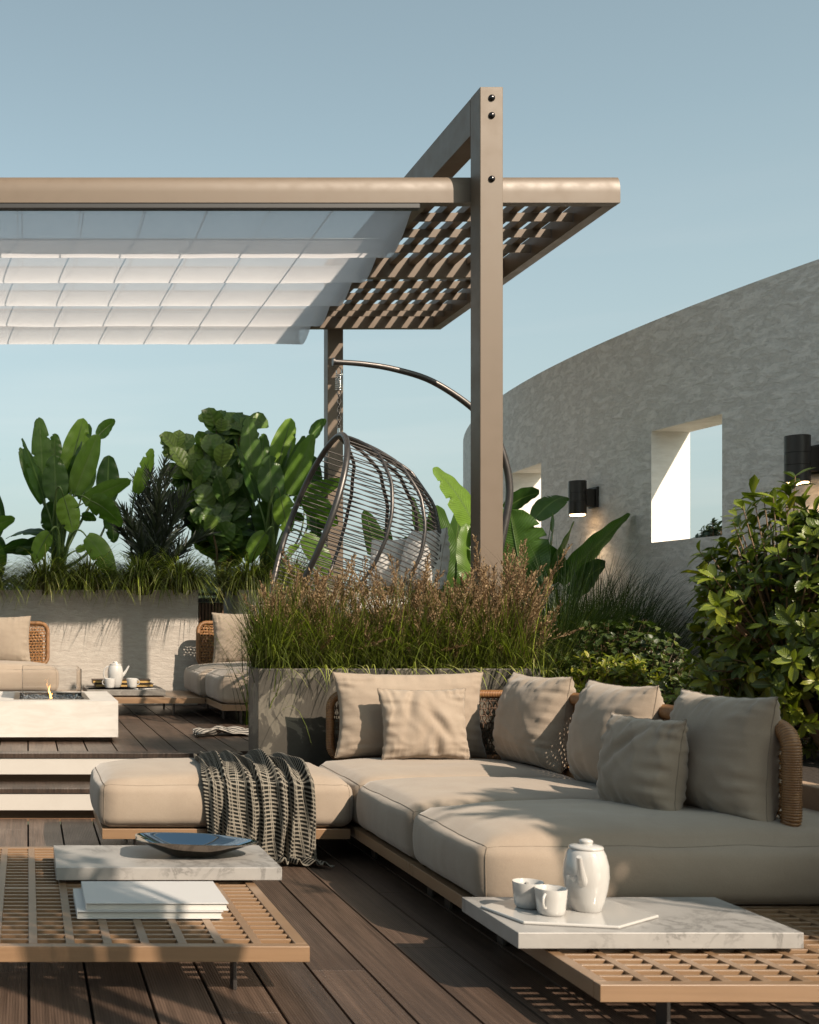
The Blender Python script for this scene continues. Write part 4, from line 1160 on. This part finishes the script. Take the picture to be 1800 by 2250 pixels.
def strelitzia(Y, seed, label, group, spec=SPEC, ox=0, base=(300, 965), zb=None):
    rg = random.Random(seed); b = MB(); s = MB()
    def pt(x, y, dy): q = at(x*.4174+ox, 850+y*.4174, Y+dy); return q
    bs = pt(base[0], base[1], 0); 
    if zb is not None: bs.z = zb
    if spec is SPEC:
        r2 = random.Random(99); extra = []
        for q in spec[:7]+spec[14:17]+spec[19:21]:
            ox_, oy_ = r2.uniform(-55, 55), r2.uniform(-10, 75)
            extra.append((q[0]+ox_*.4, q[1]+oy_*.5, q[2]+ox_, q[3]+oy_, q[4]*r2.uniform(.75,1), q[5]+r2.uniform(.12,.4), r2.uniform(.1,.7), q[7], r2.uniform(.05,.6)))
        spec = spec + extra
    for (bx_, by_, tx, ty, wd, dy, tw, ar, r) in spec:
        B = pt(bx_, by_, dy); T = pt(tx, ty, dy + rg.uniform(-.12, .12))
        nrm = Vector((rg.uniform(-.35,.35), -1, rg.uniform(-.1,.35))).normalized()
        paddle(b, B, T, wd*.4174*Y/F*1.12/max(.6, math.cos(tw)), rg, ar, tw*rg.choice((1,1,-1)), nrm, 3, r)
        # stalk from the plant base to the blade and on as the midrib
        d = (T-B).normalized(); c0 = bs + Vector((rg.uniform(-.06,.06), rg.uniform(-.05,.05), -.02))
        ct = B - d*min(.45, (B-c0).length*.5)
        if ct.z < c0.z: ct = (B+c0)/2
        s.tube([bez(c0, ct, B, q/10) for q in range(11)], lambda q: .017-.011*q, 7, r=rg.random())
        s.tube([bez(B, (B+T)/2+Vector((0,0,ar*(T-B).length*.8)), T, q/8)+Vector((0,.004,-.002)) for q in range(8)], lambda q: .006-.0045*q, 5, r=rg.random(), caps=False)
    t = thing('paddle_leaf_plant', tuple(bs), label, 'plant', group)
    b.build('leaves', M['strel'], t, smooth=180); s.build('stems', M['stem'], t, smooth=180)
    return t
SG = 'paddle-leaf plants in the stucco planters'
sA = strelitzia(11.25, 5, 'tall paddle-leaf plant in the middle of the long stucco planter', SG)
dup(sA, tuple(Vector(sA.location)+Vector((462*11.25/F, 0.0, 0))), 0, 'tall paddle-leaf plant left of the hanging egg chair')
dup(sA, tuple(Vector(sA.location)+Vector((-1.10, .10, -.34))), R(4), 'paddle-leaf plant cut off by the left edge of the view')
# plant right of the egg chair behind the front post
SPEC2 = [(1055,1180,952,1028,120,-.2,.5,.12,.75),(1075,1290,1090,1110,150,-.3,.2,.0,.25),(1150,1290,1120,1120,170,-.5,.25,.05,.3),
 (1190,1300,1215,1125,60,-.1,.9,.05,.3),(1230,1280,1385,1130,80,-.15,.8,.04,.3),(1200,1290,1262,1145,70,-.3,.7,.0,.4),
 (1175,1140,1245,1092,60,.1,.7,.2,.2),(1100,1290,1240,1270,150,-.4,.5,.45,.12),(985,1320,960,1110,120,.2,.4,.0,.2),
 (1000,1330,1010,1120,110,.3,.2,.0,.12),(960,1300,905,1090,90,.4,.5,.05,.1),(1110,1120,1185,1085,50,.0,.9,.25,.05),(1040,1290,1025,1150,90,-.35,.3,.0,.6),
 (1260,1310,1330,1245,80,-.3,.8,.3,.08),(1180,1300,1140,1180,120,.1,.3,.0,.06),(930,1330,890,1180,80,.1,.4,.1,.15),(860,1330,800,1120,70,.5,.4,.1,.2),(840,1330,850,1160,80,.5,.2,.1,.35)]
conv = [((a_[0])/.4174, (a_[1]-850)/.4174, a_[2]/.4174, (a_[3]-850)/.4174, a_[4]*.62/.4174, *a_[5:]) for a_ in SPEC2]
strelitzia(9.1, 12, 'broad paddle-leaf plant in shade between the front pergola post and the curved wall', SG, conv, 0, (1130/.4174, (1400-850)/.4174), .45)

# fiddle-leaf tree
def fig_tree(Y, pts_branches, label):
    rg = random.Random(17)
    bs = at(500, 1290, Y); bs.z = PT-.06
    t = thing('fiddle_leaf_tree', tuple(bs), label, 'tree'); s = MB(); b = MB()
    for path in pts_branches:
        P_ = [at(x*.4174, 850+y*.4174, Y+dy) for (x, y, dy) in path]; P_[0].z = PT-.06
        pts = []
        for i in range(len(P_)-1):
            for j in range(5): pts.append(P_[i].lerp(P_[i+1], j/5))
        pts.append(P_[-1]); n = len(pts)
        s.tube(pts, lambda q: .013-.008*q, 7)
        for i in range(int(n*.22), n):
            fr = i/n
            for k in range(2):
                a_ = rg.uniform(0, 2*PI); d = Vector((math.cos(a_), math.sin(a_)*.6, rg.uniform(.2, 1.7)))
                p = pts[i] + rv(rg, .03)
                L = rg.uniform(.14, .30)*(1.15-.2*fr)
                b.leaf(p, d, Vector((d.x*-.3+rg.uniform(-.4,.4), -1.1, rg.uniform(.1,.9))), L, L*.78, bend=rg.uniform(.2, .9), fold=.25, r=min(1, rg.random()*.8 + (.25 if fr > .7 else 0)), nl=6, shape='fig' and 'ob', wave=.05)
    b.build('leaves', M['fig'], t, smooth=180); s.build('trunk', M['bark'], t, smooth=60); return t
fig_tree(11.6, [[(1150,1060,0),(1175,880,0),(1230,700,.05),(1190,480,0),(1150,300,0),(1130,190,0)],
                [(1180,1060,0),(1175,900,0),(1100,720,-.1),(1040,520,0),(960,380,.0),(915,300,0)],
                [(1210,1060,.1),(1215,900,.1),(1260,700,.2),(1255,480,.1),(1255,290,.1),(1280,215,0)],
                [(1200,1060,.1),(1150,900,.2),(1060,800,.2),(1040,700,.2),(1010,640,.1)],
                [(1190,1060,.1),(1200,800,-.2),(1180,650,-.25),(1170,480,-.2),(1165,380,-.2)],
                [(1170,1060,.2),(1120,850,.3),(1110,640,.25),(1080,470,.2),(1090,330,.1)],
                [(1160,1060,.2),(1140,850,-.2),(1120,760,-.25),(1075,600,-.2),(985,450,-.1)],
                [(1190,1060,.2),(1200,900,.3),(1190,780,.3),(1160,560,.3),(1170,250,.2)]],
         'fiddle-leaf tree with rounded leaves behind the gap between the stucco planters')

# dark feathery palm
rg = random.Random(23); bs = at(330, 1235, 11.35); bs.z = PT-.05
t = thing('feather_palm', tuple(bs), 'dark feathery palm at the right end of the long stucco planter', 'palm')
b = MB(); s = MB()
tips = [(300,1105),(270,1120),(318,1080),(345,1060),(362,1020),(372,1040),(395,1062),(412,1085),(285,1150),(418,1140),(405,1110),(330,1045),(352,1090),(380,1090),(262,1160),(300,1060),(436,1180),(455,1175)]
for i, (tx, ty) in enumerate(tips):
    T = at(tx, ty, 11.35+rg.uniform(-.3,.3)); ct = bs.lerp(T, .6)+Vector((-(T.x-bs.x)*.25, 0, .1))
    P_ = [bez(bs+rv(rg,.03), ct, T, q/24) for q in range(25)]
    s.tube(P_, lambda q: .009-.006*q, 5)
    for j in range(4, 25):
        tg = (P_[j]-P_[j-1]).normalized()
        for sd in (-1, 1):
            for kk in range(3):
                sv = Vector((rg.uniform(-.8,.8), sd*rg.uniform(.3,1), 0)) if kk else Vector((sd, rg.uniform(-.5,.5), 0))
                d = (tg*1.3 + sv.normalized()*.75 + rv(rg,.12)).normalized()
                b.leaf(P_[j], d, Vector((0,-1,.3)), .25*(1-.5*j/24)*rg.uniform(.7,1.25), .0125, bend=.3, fold=.1, r=rg.random(), nl=3, shape='st')
b.build('fronds', M['palm'], t, smooth=180); s.build('frond_stems', M['palm'], t, smooth=60)
# two bright paddle leaves rising out of the palm
b = MB(); s = MB()
for (bx_, by_, tx, ty, wd, r) in ((715,560,805,325,100,.8),(785,650,915,545,46,.6)):
    B, T = at(bx_*.4174, 850+by_*.4174, 11.5), at(tx*.4174, 850+ty*.4174, 11.55)
    paddle(b, B, T, wd*.4174*11.5/F, rg, .03, .4, Vector((.2,-1,.1)).normalized(), 3, r)
    c0 = at(300, 1290, 11.5); c0.z = PT-.06
    s.tube([bez(c0, B-(T-B)*.6, B, q/8) for q in range(9)], lambda q: .015-.008*q, 6, r=.5)
tt = thing('paddle_leaf_plant', tuple(c0), 'small bright paddle-leaf plant with two leaves rising behind the feathery palm', 'plant', SG)
b.build('leaves', M['strel'], tt, smooth=180); s.build('stems', M['stem'], tt, smooth=60)

# grass clumps in the stucco planters
def clump(loc, n, h, spread, droop, seed, mat, label, W=.011, group=None, r0=.05):
    rg = random.Random(seed); b = MB(); c = Vector(loc)
    for i in range(n):
        a_ = rg.uniform(0, 2*PI); q = rg.random()**.6; out = Vector((math.cos(a_), math.sin(a_), 0))
        p = c + out*r0*q*rg.uniform(.3,1.6)
        L = h*rg.uniform(.6, 1.25)
        b.blade(p, out*spread*q*rg.uniform(.5,1.2)+Vector((0,0,1)), L, W*rg.uniform(.6,1.2), droop*rg.uniform(.6, 1.3), r=rg.random()**1.3, nl=7)
    o = b.build('grass_clump', mat, loc=loc, smooth=180); return tag(o, label, 'grass', group)
CG = 'arching grass clumps in the stucco planters'
for i, (px, Y, lab) in enumerate(((100, 11.05, 'arching green grass clump below the tall paddle-leaf plant, left of its pair'), (195, 11.08, 'arching green grass clump right below the tall paddle-leaf plant stems'),
        (305, 11.05, 'arching green grass clump at the foot of the feathery palm'), (395, 11.05, 'arching green grass clump spilling over the right end of the long stucco planter'),
        (-45, 11.05, 'arching green grass clump cut off by the left edge of the view'), (548, 11.1, 'arching green grass clump on the short stucco planter left of the egg chair'),
        (640, 11.1, 'arching green grass clump seen through the strings of the egg chair'))):
    p = at(px, 1300, Y); p.z = PT-.05
    clump(tuple(p), 900, .62, .85, 2.9, 40+i, M['grass'], lab, .0105, CG, .12)

# plumed grass in the concrete planter
rg = random.Random(77); b = MB(); 
def hgt(x): return 1+.12*MN.noise(Vector((x*3, 0, 4)))
for i in range(7600):
    x = rg.uniform(1.29, 2.92); y = rg.uniform(6.49, 6.80) if x < 2.76 else rg.uniform(6.5, 7.3)
    z0 = .79 if x < 2.78 else .47
    if rg.random() < .12: x = 1.29 + rg.random()*.12
    lean = Vector((rg.gauss(0,.33), rg.gauss(-.05,.26), 1))
    if x < 1.42: lean.x = abs(lean.x)*rg.choice((-.4,.6,1))
    L = rg.uniform(.28, .62)*hgt(x)+(.79-z0)
    b.blade((x, y, z0), lean, L, rg.uniform(.0022,.0075), rg.choice((.3,.8,1.4,2.6))*rg.uniform(.6,1.3), r=min(1,rg.random()**1.3*.8+.25*max(0,MN.noise(Vector((x*7,y*7,1))))+.02), nl=6)
for i in range(50):     # loose arching blades at the front
    x = rg.uniform(1.3, 2.9)
    b.blade((x, 6.5, .81), Vector((rg.gauss(.25,.4), -.6-rg.random()*.5, .9)), rg.uniform(.2,.42), rg.uniform(.005,.008), rg.uniform(2.2,3.8), r=rg.uniform(.85,1), nl=8)
for i in range(120):     # fine hair-thin blades over the left end
    b.blade((rg.uniform(1.27,1.36), rg.uniform(6.49,6.7), .80), Vector((-rg.uniform(.1,.7), rg.gauss(0,.3), 1)), rg.uniform(.25,.5), .0022, rg.uniform(.6,2.4), r=rg.random()*.6, nl=6)
ng = len(b.f)
centres = [(1.36,.96),(1.50,1.0),(1.62,1.03),(1.80,1.05),(1.97,1.0),(2.12,1.1),(2.25,1.0),(2.43,1.08),(2.58,1.12),(2.70,1.16),(2.80,1.10),(1.72,.9),(2.35,.93),(2.65,.9)]
for i in range(560):
    cx_, hh = centres[i % len(centres)]; x = max(1.30, cx_ + rg.gauss(0,.055)); y = rg.uniform(6.50, 6.78)
    tip = Vector((x+rg.gauss(0,.11)*1.1, y+rg.gauss(-.02,.08), 1.10+ .30*(hh-.8)/.36*rg.uniform(.4,1.3)+rg.uniform(-.24,.13)+.07*MN.noise(Vector((x*4,1,2)))))
    base = Vector((cx_+rg.gauss(0,.03), y, .8)); tip.x += (tip.z-1.1)*rg.gauss(.0,.25); tip.x = min(3.0, max(1.24, tip.x))
    ct = base.lerp(tip,.55)+Vector((0,0,.06))
    P_ = [bez(base, ct, tip, q/10) for q in range(11)]
    b.tube(P_, .0011, 3, m=1, r=rg.random()*.4, caps=False)
    Lp = rg.uniform(.16,.26)
    axis = (P_[10]-P_[8]).normalized()
    for k in range(26):
        f = k/26; pp = tip - axis*Lp*(1-f)
        a_ = rg.uniform(0,2*PI); d = (axis*1.7 + Vector((math.cos(a_), math.sin(a_), 0))*.75 + rv(rg,.15)).normalized()
        Ls = .055*(1.15-f)*rg.uniform(.6,1.2)+.012
        r_ = rg.random(); n_ = 4
        side = d.cross(Vector((rg.random(), rg.random()-.5, rg.random()))).normalized()
        b.blade(pp, d, Ls, .0011, .3, r=r_*.5, nl=1, m=1)
        for s_ in range(n_):
            q = pp + d*Ls*((s_+1)/n_); e = (d+rv(rg,.5)).normalized(); sd_ = e.cross(rv(rg,1)).normalized()*.0040; kk = len(b.v)
            b.v += [tuple(q-e*.004), tuple(q+sd_), tuple(q+e*.009), tuple(q-sd_)]; b.face([kk,kk+1,kk+2,kk+3], 1, r_)
o = b.build('plumed_grass', [M['grass'], M['plume']], loc=(2.0, 6.6, .8), smooth=180)
struct(o, 'stuff'); o['label'] = 'dense green grass with brown seed plumes in the concrete planter'; o['category'] = 'grass'

# tall dark grasses and shrubs in the bed by the curved wall
BGp = 'dark grass clumps in the planting bed'
for i, (px, Y, h, lab) in enumerate(((1235, 7.6, 1.05, 'dark fine grass clump right of the plumed grass'), (1310, 7.9, 1.0, 'tall dark fine grass clump against the curved wall'), (1190, 7.2, .85, 'dark fine grass clump directly behind the plumed grass'), (1380, 8.2, .95, 'dark fine grass clump with blades crossing the wall, farthest right'))):
    p = at(px, 1400, Y); p.z = .46
    clump(tuple(p), 1500, h, .7, 1.1, 60+i, M['grass_dark'], lab, .0075, BGp, .15)

def leafy(name, c, rad, n, L, W, mat, seed, label, cat='shrub', per=8, base_z=.46, shape='ob', group=None, bias=.55, bend=(.1,.7), rot=None, wob=.35, stemr=.006, stem_to=True, up=.35, spread=.75, rfun=None, keep=None):
    rg = random.Random(seed); c = Vector(c); rad = Vector(rad)
    t = thing(name, (c.x, c.y, base_z), label, cat, group); b = MB(); s = MB(); root = Vector((c.x, c.y, base_z))
    hubs = [root.lerp(c, .5)+Vector((rg.uniform(-.4,.4)*rad.x, rg.uniform(-.4,.4)*rad.y, rg.uniform(-.1,.3)*rad.z)) for _ in range(9)]
    for h_ in hubs: s.tube([root+rv(rg,.03)*Vector((1,1,0)).length, root.lerp(h_,.5)+rv(rg,.03), h_], stemr*1.9, 6, r=rg.random())
    made = 0
    while made < n:
        d = Vector((rg.gauss(0,1), rg.gauss(0,1), rg.gauss(0,1))).normalized()
        if d.z < -.75: continue
        q = rg.random()**bias*(1+wob*MN.noise(d*2.2+Vector((seed,0,0))))
        p = c + Vector((d.x*rad.x, d.y*rad.y, d.z*rad.z))*q
        if p.z < base_z: continue
        if keep and not keep(p): continue
        made += 1
        h_ = min(hubs, key=lambda a_: (a_-p).length)
        ax = (d*.9 + Vector((0,0,up)) + rv(rg,.45)).normalized()
        if q > .45: s.tube([h_, h_.lerp(p,.6)+Vector((0,0,-.03)), p], lambda k: stemr*(1-.7*k), 5, r=rg.random(), caps=False)
        x1 = ax.orthogonal().normalized(); x2 = ax.cross(x1); a0 = rg.uniform(0,6.28); rr = rg.random()
        for k in range(per):
            a_ = a0 + k*2.4; ld = (ax*rg.uniform(.25,1.0)+(x1*math.cos(a_)+x2*math.sin(a_))*spread).normalized()
            ll = L*rg.uniform(.65,1.15)
            r_ = min(1, max(0, rr*.6+rg.random()*.4)) if rfun is None else rfun(rg)
            b.leaf(p-ax*rg.uniform(0,L*.9), ld, ax+Vector((0,0,.5)), ll, W*ll/L, bend=rg.uniform(*bend), fold=.3, r=r_, nl=4, shape=shape)
    b.build('leaves', M[mat], t, smooth=180); s.build('branches', M['bark'], t, smooth=60)
    return t
# big glossy shrub on the right
def xz(px, py, Y): q = at(px, py, Y); return (q.x, q.y, q.z)
leafy('glossy_shrub', xz(1840, 1380, 5.3), (.62, .55, .66), 1150, .088, .036, 'laurel', 5, 'big glossy-leaved shrub at the right edge in front of the curved wall', per=8, stemr=.007)
leafy('glossy_shrub', xz(1600, 1600, 5.7), (.50, .42, .30), 260, .06, .024, 'laurel', 8, 'low dark glossy shrub filling the bed behind the nearest sofa cushions', per=8)
leafy('round_leaf_shrub', xz(1350, 1500, 7.0), (.44, .40, .37), 1100, .042, .040, 'round', 11, 'round-leaved mound shrub between the dark grass and the middle sofa cushions', per=3, shape='ob', bias=.3, wob=.22, spread=1.3, bend=(-.2,.3), stemr=.004)
leafy('small_shrub', xz(1345, 1500, 6.45), (.27, .2, .17), 190, .052, .018, 'laurel', 13, 'small light-green shrub just behind the second and third sofa cushions', per=7, stemr=.003, rfun=lambda g: g.uniform(.45,1))
leafy('small_shrub', xz(1490, 1520, 6.8), (.34, .3, .22), 230, .045, .017, 'round', 14, 'dark small-leaved shrub below the wall between round mound and big shrub', per=7, stemr=.003)
leafy('small_shrub', xz(1210, 1500, 6.95), (.22, .2, .24), 150, .045, .02, 'round', 15, 'dark small shrub at the right end of the concrete planter', per=7, stemr=.003)
# off to the right of the view: the tree whose shade falls on the near seats
leafy('shade_tree', (4.02, 1.66, 2.75), (.72, .52, .42), 430, .13, .06, 'laurel', 21, 'leafy tree beside the terrace to the right of the view', 'tree', per=7, base_z=.46, stemr=.018)

tq = at(1612, 1225, 26); leafy('far_tree', tuple(tq), (.95, .9, .85), 520, .16, .09, 'far', 33, 'far tree seen through the larger opening of the curved wall', 'tree', per=8, base_z=-7.0, stemr=.03)
leafy('shade_tree', (1.76, 1.36, 2.95), (.50, .42, .28), 200, .11, .05, 'laurel', 27, 'slim tree added just outside the view to shade the left coffee table', 'tree', per=7, base_z=0.0, stemr=.008)  # added out of view so its crown shades the left coffee table
# distant tree line
rg = random.Random(91); b = MB()
for i in range(70):
    Y = rg.uniform(60, 90); px = rg.uniform(-250, 700) if i % 3 else rg.uniform(1150, 1900); top_ = 1366-rg.uniform(70, 120)*(1 if i % 5 else 1.35)
    c = at(px, top_, Y); rr = rg.uniform(1.5, 2.6); c.z -= rr
    for k in range(900):
        d = Vector((rg.gauss(0,1), rg.gauss(0,1), rg.gauss(0,1))).normalized(); q = rg.random()**.4*(1+.4*MN.noise(d*2+Vector((i,0,0))))
        p = c + Vector((d.x*rr, d.y*rr, d.z*rr*1.2))*q; e = rv(rg,1).normalized(); f = e.orthogonal().normalized(); s_ = rg.uniform(.07,.16); kk = len(b.v)
        b.v += [tuple(p-e*s_), tuple(p-f*s_*.7), tuple(p+e*s_), tuple(p+f*s_*.7)]; b.face([kk,kk+1,kk+2,kk+3], 0, rg.random())
    b.tube([Vector((c.x,c.y,-7)), c], .18, 6, r=0)
o = b.build('distant_trees', M['far'], loc=(0,75,-7)); struct(o, 'stuff'); o['label'] = 'hazy line of far-off trees below the terrace horizon'; o['category'] = 'trees'
for o in list(bpy.data.objects):
    if 'org' in o: del o['org']
